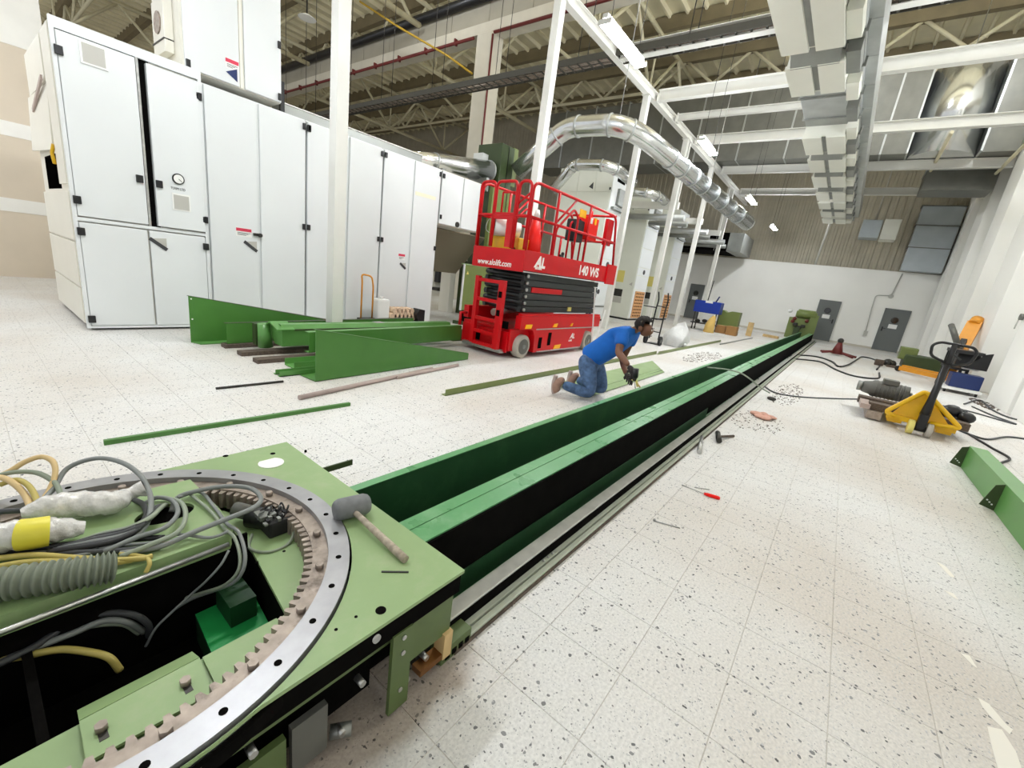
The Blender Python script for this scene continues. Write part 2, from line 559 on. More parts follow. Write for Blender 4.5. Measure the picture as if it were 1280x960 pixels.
def text(name, s, size, material, parent, origin, xdir, ydir, ext=0.001, bold=0.0, shear=0.0, local=False, sx=1.0, label=None):
    """lettering as a mesh; origin is the lower left corner, xdir/ydir the text's own axes"""
    cu = bpy.data.curves.new(name, 'FONT')
    cu.body = s
    cu.size = size
    cu.extrude = ext
    cu.offset = bold
    cu.shear = shear
    tmp = bpy.data.objects.new(name + '_tmp', cu)
    COL.objects.link(tmp)
    dg = bpy.context.evaluated_depsgraph_get()
    me = bpy.data.meshes.new_from_object(tmp.evaluated_get(dg))
    bpy.data.objects.remove(tmp)
    X, Y = Vector(xdir).normalized(), Vector(ydir).normalized()
    Z = X.cross(Y)
    o0 = Vector(origin)
    if parent is not None and not local:
        o0 = o0 - root_of(parent).location
    for v in me.vertices:
        c = v.co.copy()
        v.co = o0 + X * c.x * sx + Y * c.y + Z * c.z
    me.materials.clear()
    me.materials.append(material)
    o = bpy.data.objects.new(name, me)
    COL.objects.link(o)
    o.parent = parent
    if label:
        o['label'] = label
    return o


# ------------------------------------------------------------------ the setting: floor
floor = struct(MB().box(-4, -3.9, -0.2, 29.2, 48, -0.003).build('floor', M['grout']))
TS, JX, JY = 0.33, 1.07, 0.65                     # tile size and the joint lines read off the photograph
tiles = []
for i in range(-12, 60):
    for j in range(-12, 40):
        x0, y0 = JX + i * TS, JY + j * TS
        if x0 < -3.9 or x0 + TS > 28.9 or y0 < -3.7:
            continue
        cx, cy = x0 + TS / 2, y0 + TS / 2
        hid = (-0.9 < cx < 0.9 and 0.95 < cy < 2.1)
        d = math.hypot(math.hypot(cx, cy), CAM.z)
        tiles.append((0 if (in_view((cx, cy, 0), 60) and not hid) else 1, d, x0, y0))
tiles.sort()
G = 0.0006
def tile_mb(w, d):
    m = MB()
    b = 0.0015
    v = [(0, 0, -0.003), (w, 0, -0.003), (w, d, -0.003), (0, d, -0.003), (b, b, 0), (w - b, b, 0), (w - b, d - b, 0), (b, d - b, 0)]
    return m.add(v, [(4, 5, 6, 7), (0, 1, 5, 4), (1, 2, 6, 5), (2, 3, 7, 6), (3, 0, 4, 7)])
tile0 = tile_mb(TS - 2 * G, TS - 2 * G).build('floor_tile', M['terrazzo'], floor)
first = True
rest = MB()
for n, (_, d, x0, y0) in enumerate(tiles):
    if n < 300:
        t = tile0 if first else tile0.copy()
        if not first:
            COL.objects.link(t)
            t.parent = floor
        t.location = (x0 + G, y0 + G, 0)
        first = False
    else:
        b = 0.0015
        X0, Y0, X1, Y1 = x0 + G, y0 + G, x0 + TS - G, y0 + TS - G
        rest.add([(X0, Y0, -0.003), (X1, Y0, -0.003), (X1, Y1, -0.003), (X0, Y1, -0.003), (X0 + b, Y0 + b, 0), (X1 - b, Y0 + b, 0), (X1 - b, Y1 - b, 0), (X0 + b, Y1 - b, 0)],
                 [(4, 5, 6, 7), (0, 1, 5, 4), (1, 2, 6, 5), (2, 3, 7, 6), (3, 0, 4, 7)])
# beyond the tiles that can be told apart
xe, ye = JX + 60 * TS, JY + 40 * TS
rest.quad((xe, -3.7, 0), (29.1, -3.7, 0), (29.1, ye, 0), (xe, ye, 0))
rest.quad((-3.9, ye, 0), (29.1, ye, 0), (29.1, 47.9, 0), (-3.9, 47.9, 0))
rest.build('floor_tiles_far', M['terrazzo'], floor, stuff=True)

# ------------------------------------------------------------------ walls
wb = struct(MB().box(29.4, -4.6, 0, 29.6, 48, 13.6).build('wall_back', M['clad']))
m = MB()
for k in range(4):
    y = k * 0.3
    m.prism([(29.40, y + 0.03), (29.36, y + 0.07), (29.36, y + 0.17), (29.40, y + 0.21)], 'z', 3.0, 13.2)
m.box(29.39, 0.0, 3.0, 29.40, 1.19, 13.2)
sheet0 = m.build('cladding_sheet', M['clad'], wb)
for k in range(43):
    s = sheet0 if k == 0 else sheet0.copy()
    if k:
        COL.objects.link(s); s.parent = wb
    s.location = (0, -4.5 + 1.2 * k, 0)

we = struct(MB().box(28.95, -3.48, 0, 29.2, 14.5, 3.86).build('wall_end', M['wall']))
MB().box(28.92, -3.5, 3.86, 29.25, 14.5, 3.93).build('wall_capping', M['wall'], we)
struct(MB().box(28.93, -3.48, 0, 28.95, 14.5, 0.1).build('baseboard_end', M['concrete']))

wr = struct(MB().box(-4, -4.1, 0, 29.2, -3.75, 13.4).build('wall_right', M['wall']))
for (x0, x1) in ((5.2, 8.6), (9.3, 12.37), (12.62, 14.2), (16.4, 18.0), (20.2, 21.8), (23.9, 25.4), (27.2, 28.6)):
    MB().box(x0, -3.75, 0, x1, -3.0, 9.0).build('pilaster', M['wall'], wr, bevel=0.015)
MB().box(4, -3.75, 9.0, 29.0, -3.0, 9.5).build('wall_beam', M['concrete'], wr)

wl = struct(MB().box(-4, 13.4, 0, 1.6, 13.6, 5.6).build('wall_left', M['tanwall']))
for (z0, z1) in ((1.27, 1.52), (2.66, 2.92), (4.25, 5.6)):
    MB().box(-4, 13.392, z0, 1.6, 13.4, z1).build('wall_band', M['insul'], wl)
struct(MB().box(-4, 47.8, 0, 29.4, 48.1, 13.5).build('wall_far_left', M['tanwall']))

# doors in the end partition
def wall_door(n, y0, y1, z1, handle_left, hasframe=True):
    d = struct(MB().box(28.90, y0, 0.02, 28.95, y1, z1).build('door_%d' % n, M['doorgrey']))
    f = MB()
    f.box(28.885, y0 - 0.05, 0, 28.95, y0, z1 + 0.05).box(28.885, y1, 0, 28.95, y1 + 0.05, z1 + 0.05).box(28.885, y0 - 0.05, z1, 28.95, y1 + 0.05, z1 + 0.05)
    f.build('door_frame', M['doorgrey'], d)
    yc = (y0 + y1) / 2
    MB().tube([(28.9, yc, z1 - 0.5), (28.885, yc, z1 - 0.5)], 0.155, 24).build('porthole_rim', M['darksteel'], d)
    MB().tube([(28.885, yc, z1 - 0.5), (28.88, yc, z1 - 0.5)], 0.135, 24).build('porthole_glass', M['glass'], d)
    MB().box(28.89, yc - 0.17, z1 - 0.92, 28.9, yc + 0.17, z1 - 0.71).build('door_sign', M['paper'], d)
    yh = (y1 - 0.09) if handle_left else (y0 + 0.09)
    s = -1 if handle_left else 1
    h = MB().box(28.885, yh - 0.03, 0.98, 28.9, yh + 0.03, 1.2)
    h.tube(fillet([(28.89, yh, 1.12), (28.83, yh, 1.12), (28.83, yh + s * 0.13, 1.12)], 0.02), 0.012, 6)
    h.build('door_handle', M['black'], d)
    return d
wall_door(1, 0.42, 1.3, 2.12, False)
wall_door(2, -2.42, -1.5, 2.08, True)
wall_door(3, 7.45, 8.2, 2.12, True)

# conduit on the end wall
cd_ = T('wall_conduit', 'grey conduit with a round junction box on the white end wall between two doors', 'conduit', (28.93, -1.4, 0))
c = MB()
c.tube(fillet([(28.92, -1.62, 3.85), (28.92, -1.5, 2.75), (28.92, -0.9, 2.7), (28.92, -0.92, 2.0), (28.92, -1.0, 0.85)], 0.15), 0.022, 8)
c.build('pipe', M['conduit'], cd_)
MB().tube([(28.95, -1.5, 2.72), (28.88, -1.5, 2.72)], 0.1, 14).build('junction_box', M['conduit'], cd_)
MB().box(28.88, -1.1, 0.6, 28.95, -0.93, 0.86).build('switch_box', M['conduit'], cd_)

# ------------------------------------------------------------------ ceiling and roof trusses
ceil = struct(MB().box(-4.2, -4.2, 13.75, 29.6, 48.2, 13.9).build('ceiling', M['roof']))
XB = [-0.3, 2.8, 5.9, 9.0, 12.1, 15.2, 18.3, 21.4, 24.55, 27.7]
m = MB().box(0, -4.1, 13.45, 3.1, 48, 13.5)
for k in range(65):
    y = -4.0 + 0.8 * k
    m.prism([(y, 13.45), (y + 0.04, 13.28), (y + 0.13, 13.28), (y + 0.17, 13.45)], 'x', 0, 3.1)
panel0 = m.build('roof_panel', M['roof'], ceil)
for k, x in enumerate([-3.4] + XB):
    p = panel0 if k == 0 else panel0.copy()
    if k:
        COL.objects.link(p); p.parent = ceil
    p.location = (x, 0, 0)
# one truss along y: brown top beam, cream tubes below it
tr0 = MB().box(-0.14, -4.0, 12.86, 0.14, 47.8, 13.4).build('roof_beam', M['roofbeam'], ceil)
ch0 = MB().tube([(0, -4, 11.75), (0, 47.8, 11.75)], 0.085, 8).build('bottom_chord', M['truss'], tr0)
br = []
for k in range(17):
    y = -0.9 + 3.05 * k
    br.append(MB().tube([(0, y, 11.75), (0, y - 1.52, 12.95)], 0.075, 6).build('brace', M['truss'], tr0))
    br.append(MB().tube([(0, y, 11.75), (0, y + 1.52, 12.95)], 0.075, 6).build('brace', M['truss'], tr0))
for k, x in enumerate(XB):
    if k == 0:
        t = tr0
    else:
        t = tr0.copy(); COL.objects.link(t); t.parent = ceil
        for cobj in ((ch0, *br) if x in (5.9, 15.2, 24.55) else ()):
            q = cobj.copy(); COL.objects.link(q); q.parent = t
    t.location = (x, 0, 0)
# lattice girders along x, hung between the roof beams
def lattice(y, x0, x1, z0, z1, step, r=0.055):
    top = MB().tube([(x0, y, z1), (x1, y, z1)], r * 1.3, 6).build('lattice_girder', M['truss'], ceil)
    MB().tube([(x0, y, z0), (x1, y, z0)], r * 1.3, 6).build('bottom_chord', M['truss'], top)
    n = max(1, round((x1 - x0) / step))
    for i in range(n):
        a = x0 + (x1 - x0) * i / n
        b = x0 + (x1 - x0) * (i + 1) / n
        mid = (a + b) / 2
        MB().tube([(a, y, z1), (mid, y, z0)], r, 6).build('brace', M['truss'], top)
        MB().tube([(mid, y, z0), (b, y, z1)], r, 6).build('brace', M['truss'], top)
        MB().tube([(mid, y, z0), (mid, y, z1)], r * 0.7, 6).build('post', M['truss'], top)
for y in (10.0, 19.0, 30.0):
    lattice(y, 13.2, 29.2, 10.4, 12.8, 5.3, 0.08)
for y in (16.2, 25.0, 36.0):
    lattice(y, -3.0, 12.6, 10.3, 12.8, 5.2, 0.08)
# sloping struts between the lattice girders
for (x, y) in ((18.3, 15.5), (21.4, 26.0), (27.7, 13.0), (18.3, 35.0), (9.0, 21.0), (2.8, 32.0)):
    MB().tube([(x, y - 3.3, 10.6), (x, y, 12.9)], 0.075, 6).build('brace', M['truss'], ceil)
    MB().tube([(x, y + 3.3, 10.6), (x, y, 12.9)], 0.075, 6).build('brace', M['truss'], ceil)
    MB().tube([(x, y - 3.3, 10.6), (x + 3.1, y, 12.0)], 0.075, 6).build('brace', M['truss'], ceil)

# ------------------------------------------------------------------ the girder that divides the hall
g = T('hall_girder', 'long pale concrete girder with a cream flange crossing the hall above the cabinets', 'girder', (13, 20, 9.4))
fl = MB().box(12.7, -2.95, 9.45, 13.3, 47.5, 9.78).build('flange', M['concrete'], g)
for k in range(25):
    y = -2.95 + 1.96 * k
    MB().box(12.92, y + 0.012, 9.78, 13.15, y + 1.948, 10.75).build('web_panel', M['concpanel'], g)
MB().tube([(12.75, -2.95, 10.62), (12.75, 47.5, 10.62)], 0.17, 10).build('dark_pipe', M['black'], g)
hc = T('hall_column', 'square pale concrete column under the girder, behind the green box', 'column', (13, 12.62, 0))
MB().box(12.65, 12.28, 0, 13.3, 12.98, 9.45).build('shaft', M['concrete'], hc, bevel=0.02)
MB().tube([(12.62, 12.18, 3.5), (12.62, 12.18, 9.3)], 0.035, 8).build('downpipe', M['redpipe'], hc)
rp = T('sprinkler_pipe', 'dark red sprinkler pipe slung under the concrete girder', 'pipe', (12.6, 20, 9.3))
MB().tube([(12.6, 13.1, 9.33), (12.6, 47, 9.33)], 0.055, 8).build('pipe', M['redpipe'], rp)
MB().tube([(12.6, -2.9, 9.33), (12.6, 12.1, 9.33)], 0.055, 8).build('pipe', M['redpipe'], rp)
for k in range(20):
    y = 14 + 1.7 * k
    MB().box(12.53, y, 9.25, 12.67, y + 0.06, 9.46).build('pipe_clip', M['redpipe'], rp)
for k in range(6):
    y = -2 + 2.3 * k
    MB().box(12.53, y, 9.25, 12.67, y + 0.06, 9.46).build('pipe_clip', M['redpipe'], rp)

# cable tray across the hall, full of cables
ct = T('cable_tray', 'long dark cable tray heaped with cables hung across the hall', 'cable tray', (11, 12, 6.9))
MB().box(10.85, -2.0, 6.94, 10.87, 34, 7.10).build('tray_side', M['tray'], ct)
MB().box(11.3, -2.0, 6.94, 11.32, 34, 7.10).build('tray_side', M['tray'], ct)
m = MB()
for k in range(120):
    m.box(10.87, -2.0 + 0.3 * k, 6.945, 11.3, -1.96 + 0.3 * k, 6.965)
m.build('tray_rungs', M['tray'], ct, stuff=True)
cb = MB()
for k in range(7):
    x = 10.9 + 0.06 * k
    cb.tube([(x + random.uniform(-.02, .02), -2 + 1.5 * q, 7.0 + 0.045 * (k % 2) + random.uniform(-.015, .03)) for q in range(25)], 0.025, 5)
cb.build('tray_cables', M['greasy'], ct, stuff=True)
for k in range(12):
    y = 1.5 + 2.9 * k
    MB().tube([(10.86, y, 6.93), (10.86, y, 12.9)], 0.012, 4).build('hanger_rod', M['darksteel'], ct)
    MB().tube([(11.31, y, 6.93), (11.31, y, 12.9)], 0.012, 4).build('hanger_rod', M['darksteel'], ct)

# yellow sloping gas pipe high on the left
yp = T('yellow_pipe', 'thin yellow pipe sloping down from the roof above the cabinets', 'pipe', tuple(on_x(450, 2, 11)))
MB().tube([on_x(450, 2, 11.0), on_x(497, 33, 11.5), on_x(560, 70, 12.2), on_x(590, 92, 12.4)], 0.038, 6).build('pipe', mat('mustard_paint', (186, 150, 40), 0.5), yp)

# drop lamp over the cabinets, switched off
dl = T('dome_lamp', 'small white dome lamp hanging under the roof at upper left', 'lamp', tuple(pz(384, 23, 9.5)))
p = pz(384, 23, 9.5)
m = MB(); m.tube([p + Vector((0, 0, 0.0)), p + Vector((0, 0, 0.05)), p + Vector((0, 0, 0.13))], [0.32, 0.24, 0.08], 18, caps=False)
m.build('shade', M['plastic_white'], dl)
MB().tube([p + Vector((0, 0, -0.01)), p + Vector((0, 0, 0.004))], 0.31, 18).build('diffuser', M['paper'], dl)
MB().tube([p + Vector((0, 0, 0.13)), Vector((p.x, p.y, 13.4))], 0.015, 5).build('cord', M['black'], dl)

# ------------------------------------------------------------------ white steel frame that carries the ducts
CX = [3.55, 8.28, 13.1, 17.02, 20.75, 25.0]
clab = ['white steel column in front of the wide cabinet doors, nearest of the row', 'white steel column rising directly behind the red scissor lift',
        'white steel column behind the kneeling man, third along the row', 'white steel column just left of the black hand truck',
        'slim white steel column just right of the hand truck', 'slim white steel column beside the blue tool box, farthest of the row']
for i, x in enumerate(CX):
    t = T('steel_column', clab[i], 'column', (x, 6.2, 0), group='white steel columns')
    m = MB()
    w = 0.09
    m.box(x - w, 6.2 - w, 0.012, x + w, 6.2 + w, 6.86)
    m.build('shaft', M['white'], t, bevel=0.008)
    MB().box(x - 0.15, 6.05, 0, x + 0.15, 6.35, 0.012).build('base_plate', M['white'], t)
    MB().box(x - 0.13, 6.07, 6.86, x + 0.13, 6.33, 6.88).build('cap_plate', M['white'], t)
def ibeam(mb, a, b, w, h, th=0.014):
    a, b = Vector(a), Vector(b)
    z = Vector((0, 0, h / 2 - th / 2))
    mb.bar(a + z, b + z, w, th)
    mb.bar(a - z, b - z, w, th)
    mb.bar(a, b, th, h - 2 * th)
t = T('steel_beam', 'long white steel beam running along the tops of the white columns', 'beam', (3, 6.2, 6.88), group='white steel beams')
m = MB(); ibeam(m, (1.0, 6.2, 7.0), (28.9, 6.2, 7.0), 0.17, 0.24)
m.build('beam', M['white'], t)
for x in (11.05, 13.7, 15.45, 17.8, 22.0, 26.2):
    MB().box(x - 0.1, 6.05, 6.9, x + 0.1, 6.112, 7.1).build('bolted_joint', M['white'], t)
blab = ['white cross beam nearest the camera, meeting the duct run at top', 'second white cross beam, in front of the tan roof', 'third white cross beam, thinner, above the far tube lamp',
        'fourth white cross beam, beside the second glowing lamp', 'fifth white cross beam, in front of the grey back wall', 'farthest white cross beam, ending at the right wall']
for i, x in enumerate((11.05, 13.7, 15.45, 17.8, 22.0, 26.2)):
    t = T('steel_beam', blab[i], 'beam', (x, 0, 6.9), group='white steel beams')
    y1 = -3.0 if i != 2 else 1.6
    m = MB(); ibeam(m, (x, 6.1, 7.06), (x, y1, 7.06), 0.2 if i != 2 else 0.14, 0.30 if i != 2 else 0.18)
    m.build('beam', M['white'], t)
    MB().box(x - 0.02, 6.08, 6.91, x + 0.02, 6.11, 7.2).build('end_plate', M['white'], t)
# sloping props under the right ends of the beams
pp = T('roof_prop', 'thin cream rod bracing the cross beams, left of two near the big duct', 'brace', (20.0, -0.2, 7.2))
MB().tube([on_x(1190, 165, 19.0), on_x(1150, 238, 26.0)], 0.05, 6).build('rod', M['truss'], pp)
pp = T('roof_prop', 'thin cream rod bracing the cross beams, right of two near the right wall', 'brace', (20.0, -2, 7.2))
MB().tube([on_x(1284, 178, 19.0), on_x(1226, 236, 26.0)], 0.055, 6).build('rod', M['truss'], pp)
pp = T('roof_prop', 'white sloping rod standing between the end wall and the last beam', 'brace', (26.2, 0.5, 5))
MB().tube([on_x(1048, 250, 26.2), on_x(1019, 330, 28.9)], 0.05, 6).build('rod', M['white'], pp)

# ------------------------------------------------------------------ tube lamps
def tube_lamp(x0, x1, lab, y=4.0, z=5.23, wires=True):
    t = T('tube_lamp', lab, 'lamp', ((x0 + x1) / 2, y, z), group='fluorescent tube lamps')
    MB().box(x0 - 0.04, y - 0.045, z + 0.06, x1 + 0.04, y + 0.045, z + 0.12).build('lamp_housing', M['white'], t)
    for xa in (x0 - 0.04, x1 + 0.02):
        MB().box(xa, y - 0.11, z - 0.02, xa + 0.02, y + 0.11, z + 0.05).build('end_cap', M['white'], t)
    for dy in (-0.055, 0.055):
        MB().tube([(x0, y + dy, z), (x1, y + dy, z)], 0.03, 10).build('tube', M['tube'], t)
    if wires:
        for x in (x0 + 0.15, x1 - 0.15):
            MB().tube([(x, y, z + 0.12), (x, y, 13.3)], 0.006, 4).build('hanger_wire', M['darksteel'], t)
tube_lamp(6.55, 7.93, 'nearest glowing tube lamp hung below the long white beam')
tube_lamp(12.0, 13.2, 'second glowing tube lamp, above the big silver pipe')
tube_lamp(18.6, 19.8, 'third glowing tube lamp, over the end of the silver pipe')
tube_lamp(25.0, 26.2, 'farthest glowing tube lamp, near the grey back wall')
# lamps of the same row and of the neighbouring rows, outside the frame
for (x, y, lab) in ((0.6, 4.0, 'tube lamp over the turntable base, outside the picture'), (-2.2, 10.2, 'tube lamp over the left flank of the leftmost cabinet, outside the picture'), (10.3, -1.9, 'tube lamp of the right hand row beside the wall, outside the picture')):
    tube_lamp(x, x + 1.4, lab, y=y)

# fill globes added to brighten walls and roof, unseen above the frame
for (x, y, lab) in ((17.4, -1.9, 'added fill light globe in front of the huge cross duct, above the picture'), (16.9, 2.2, 'added fill light globe left of the duct run, above the picture'), (13.6, -1.6, 'added fill light globe over the right wall, above the picture'), (12.4, 2.6, 'added fill light globe over the duct run, above the picture'), (8.5, -1.4, 'added fill light globe over the pallet jack, above the picture'),
                    (8.8, 4.2, 'added fill light globe over the scissor lift, above the picture'), (8.8, 14.0, 'added fill light globe behind the cabinets, above the picture'), (4.5, 22.0, 'added fill light globe deep in the left hall, above the picture')):
    t = T('fill_globe', lab, 'lamp', (x, y, 10.5), group='added fill globes')
    MB().ball((x, y, 10.5), 0.24, n=16, m=10).build('globe', M['globe'], t)
    MB().tube([(x, y, 10.74), (x, y, 10.9)], [0.12, 0.05], 12).build('socket', M['white'], t)
    MB().tube([(x, y, 10.9), (x, y, 13.4)], 0.012, 5).build('cord', M['black'], t)
# ------------------------------------------------------------------ rectangular duct run with diffusers
d = T('duct_run', 'long rectangular galvanised duct run hung overhead, with pairs of pale plates beneath', 'duct', (3, 1.4, 5.5))
seg = [2.0 + 1.2 * k for k in range(21)]
for k in range(20):
    x0, x1 = seg[k], seg[k + 1]
    m = MB().box(x0 + 0.006, 0.92, 5.78, x1 - 0.006, 1.98, 6.5)
    m.build('duct_section', M['galv'] if k % 3 else M['galvdull'], d, bevel=0.01)
    f = MB().box(x1 - 0.03, 0.885, 5.745, x1 + 0.0, 2.015, 6.53)
    f.build('flange', M['galvdull'], d)
# narrow side duct along the right edge
for k in range(20):
    x0, x1 = seg[k], seg[k + 1]
    MB().box(x0 + 0.01, 0.74, 5.9, x1 - 0.01, 0.92, 6.35).build('side_duct', M['galv'], d, bevel=0.01)
    MB().box(x0 + 0.25, 0.93, 5.60, x1 - 0.15, 1.13, 5.78).build('side_box', M['diff'] if k % 2 else M['galvdull'], d, bevel=0.008)
def diffuser(x0, x1):
    c = MB().box(x0, 1.14, 5.55, x1, 1.97, 5.78)
    b = c.build('diffuser', M['diff'], d, bevel=0.006)
    MB().box(x0 - 0.03, 1.12, 5.5, x1 + 0.03, 1.50, 5.55).build('diffuser_plate', M['diff'], b)
    MB().box(x0 - 0.03, 1.60, 5.5, x1 + 0.03, 1.99, 5.55).build('diffuser_plate', M['diff'], b)
    MB().box(x0 + 0.05, 1.50, 5.545, x1 - 0.05, 1.60, 5.552).build('diffuser_slot', M['galvdull'], b)
for (x0, x1) in ((4.2, 5.9), (7.1, 9.0), (9.55, 10.7), (13.3, 14.6), (15.15, 16.4), (17.0, 18.3), (19.2, 20.4), (20.9, 22.0), (22.7, 23.8), (24.4, 25.4)):
    diffuser(x0, x1)
for x in (9.15, 14.72, 16.5, 18.5, 22.1):
    m = MB()
    m.bar((x, 1.55, 5.74), (x + 0.4, 1.55, 5.5), 0.72, 0.015)
    m.build('damper_flap', M['galvdull'], d)
    MB().box(x - 0.02, 1.16, 5.7, x + 0.45, 1.19, 5.78).box(x - 0.02, 1.92, 5.7, x + 0.45, 1.95, 5.78).build('damper_side', M['galv'], d)
for x in (3.0, 8.0, 13.9, 17.7, 22.2, 26.0):
    for y in (0.88, 2.02):
        MB().tube([(x, y, 5.74), (x, y, 7.0 if x > 9 else 13.4)], 0.01, 5).build('hanger_rod', M['steel'], d)

# big cross duct at upper right, resting above the white beams
bd = T('main_duct', 'huge galvanised duct with a rounded shiny bend crossing behind the beams at upper right', 'duct', (21.2, -0.6, 7.2))
DX0, DX1, DZ0, DZ1 = 21.2, 23.0, 7.23, 9.96
for (y0, y1) in [(-0.17, 0.57), (0.59, 1.82)] + [(1.84 + 1.8 * k, 3.62 + 1.8 * k) for k in range(8)]:
    MB().box(DX0, y0, DZ0, DX1, y1, DZ1).build('duct_section', M['ductgrey'], bd, bevel=0.015)
m = MB()
pts = []
for k in range(15):
    a = PI * (0.5 + k / 14)
    pts.append((22.28 + 1.36 * math.cos(a), -1.09 + 0.93 * math.sin(a)))
m.prism(pts + [(DX1, -2.02), (DX1, -0.16)], 'z', DZ0, DZ1 + .06)
b = m.build('round_bend', M['foil'], bd)
for p in b.data.polygons:
    p.use_smooth = abs(p.normal.z) < 0.5
for (y0, y1) in ((-2.92, -2.04),):
    MB().box(DX0 + .15, y0, DZ0, DX1, y1, DZ1 - .05).build('duct_section', M['ductgrey'], bd, bevel=0.015)
for y in [0.58, -2.03, -0.165] + [1.83 + 1.8 * k for k in range(9)]:
    MB().box(DX0 - .05, y - 0.028, DZ0, DX1 + .05, y + 0.028, DZ1 + .08).build('flange', M['galv'], bd)
ld = T('low_cross_duct', 'lower dull grey duct seen beneath the fifth cross beam by the right wall', 'duct', (23.5, -2, 6.6))
MB().box(23.1, -2.9, 6.45, 24.4, -0.95, 7.15).build('duct_section', M['ductgrey'], ld, bevel=0.02)
MB().box(23.07, -2.93, 7.13, 24.43, -0.92, 7.18).build('flange', M['galv'], ld)
for y in (-2.7, -1.1):
    MB().tube([(23.7, y, 7.15), (23.7, y, 13.4)], 0.015, 5).build('hanger_rod', M['steel'], ld)
vd = T('vertical_duct', 'flat bluish galvanised duct dropping onto the right part of the end wall', 'duct', (28.3, -2.5, 3.95))
for (z0, z1) in ((3.95, 5.0), (5.02, 6.0), (6.02, 6.85)):
    MB().box(28.1, -2.92, z0, 28.75, -1.45, z1).build('duct_section', M['ductblue'], vd, bevel=0.02)
    MB().box(28.06, -2.95, z1 - 0.01, 28.8, -1.41, z1 + 0.03).build('flange', M['ductgrey'], vd)

ex = T('end_duct_box', 'small galvanised box with a white end hanging behind the far end of the duct run', 'duct', (27.3, 0, 5.1))
MB().box(27.0, -0.2, 5.2, 28.0, 0.55, 6.0).build('duct_box', M['ductblue'], ex, bevel=0.02)
MB().box(27.0, -0.85, 5.15, 28.0, -0.25, 6.05).build('duct_box', M['diff'], ex, bevel=0.02)
MB().tube([(27.5, 0.1, 6.0), (27.5, 0.1, 13.4)], 0.015, 5).build('hanger_rod', M['steel'], ex)

# ------------------------------------------------------------------ white cabinets on the left
def hinge(parent, x, z, y=7.5, w=0.035):
    MB().box(x - w, y - 0.03, z - 0.045, x + w, y + 0.002, z + 0.045).build('hinge', M['black'], parent, bevel=0.006)
def warn_label(parent, x, z, y, w=0.19, words=True):
    lb = MB().box(x - w / 2, y - 0.003, z - 0.07, x + w / 2, y, z + 0.055).build('warning_label', M['paper'], parent)
    MB().box(x - w / 2 + 0.004, y - 0.005, z + 0.005, x + w / 2 - 0.004, y - 0.003, z + 0.05).build('red_header', M['label_red'], lb)
    for k in range(3):
        MB().box(x - w / 2 + 0.02, y - 0.005, z - 0.02 - 0.016 * k, x + w / 2 - 0.02 - 0.03 * k, y - 0.003, z - 0.014 - 0.016 * k).build('text_line', M['ink'], lb)
def tri_label(parent, x, z, y, s=0.11):
    MB().prism([(x - s, z + 0.3 * s), (x + s * 0.8, z - s), (x + s * 0.8, z + s * 0.5)], 'y', y - 0.004, y).build('warning_triangle', M['label_grey'], parent)
    MB().bar((x - s, y - 0.005, z + 0.3 * s), (x + s * 0.8, y - 0.005, z - s), 0.006, 0.045, (0, 0, 1)).build('triangle_edge', M['ink'], parent)

c1 = T('cabinet', 'tall white four-door cabinet with a round dial and an open black gap, leftmost', 'cabinet', (1.6, 8.6, 0), group='white machine cabinets')
b = MB()
b.box(0.97, 7.56, 0.05, 2.33, 9.72, 1.70).box(0.97, 9.35, 1.70, 2.33, 9.72, 2.12).box(1.1, 7.56, 1.70, 2.33, 9.72, 2.12).box(0.97, 7.56, 1.70, 1.1, 8.2, 2.12).box(0.97, 7.56, 2.12, 2.33, 9.72, 3.44)
b.build('body', M['cab_warm'], c1)
MB().box(1.09, 8.2, 1.71, 1.1, 9.35, 2.11).build('open_bay', M['pit'], c1)
MB().box(0.972, 9.34, 1.70, 1.1, 9.352, 2.12).box(0.972, 8.2, 2.11, 1.1, 9.35, 2.122).box(0.972, 8.2, 1.698, 1.1, 9.35, 1.71).box(0.972, 8.198, 1.7, 1.1, 8.21, 2.12).build('bay_lining', M['pit'], c1)
MB().box(1.0, 7.6, 0.0, 2.3, 9.7, 0.05).build('plinth', M['black'], c1)
fr = MB()
fr.box(0.95, 7.5, 0.03, 0.985, 7.56, 3.44).box(2.29, 7.5, 0.03, 2.33, 7.56, 3.44).box(0.985, 7.5, 3.33, 2.29, 7.56, 3.44).box(0.985, 7.5, 0.03, 2.29, 7.56, 0.06).box(0.985, 7.5, 1.345, 2.29, 7.56, 1.385)
fr.build('front_frame', M['cab'], c1)
MB().box(1.66, 7.54, 1.385, 1.79, 7.56, 3.33).build('black_gap', M['pit'], c1)
MB().box(1.66, 7.505, 1.385, 1.685, 7.56, 3.33).build('steel_edge', M['steel'], c1)
def door(parent, x0, x1, z0, z1, y=7.5, proud=0.0, name='door'):
    return MB().box(x0, y - proud, z0, x1, y + 0.05, z1).build(name, M['cab'], parent, bevel=0.008)
dl_ = door(c1, 0.99, 1.655, 1.40, 3.32)
dr_ = door(c1, 1.75, 2.285, 1.40, 3.30, proud=0.03)
d3 = door(c1, 0.99, 1.635, 0.065, 1.33)
d4 = door(c1, 1.655, 2.285, 0.065, 1.33)
MB().box(1.17, 7.485, 3.07, 1.40, 7.5, 3.33 - 0.03).build('label_frame', M['paper'], dl_)
MB().box(1.19, 7.482, 3.09, 1.38, 7.486, 3.28).build('info_plate', M['label_grey'], dl_)
for z in (3.12, 1.58):
    hinge(dl_, 1.0, z)
hinge(dl_, 1.60, 1.95); hinge(dr_, 1.79, 1.93, 7.47)
for z in (3.13, 1.57):
    hinge(dr_, 2.29, z)
for z in (1.22, 0.15):
    hinge(d3, 1.0, z)
hinge(d4, 2.285, 1.2)
MB().tube([(2.0, 7.47, 2.04), (2.0, 7.452, 2.04)], 0.068, 28).build('dial_rim', M['black'], dr_)
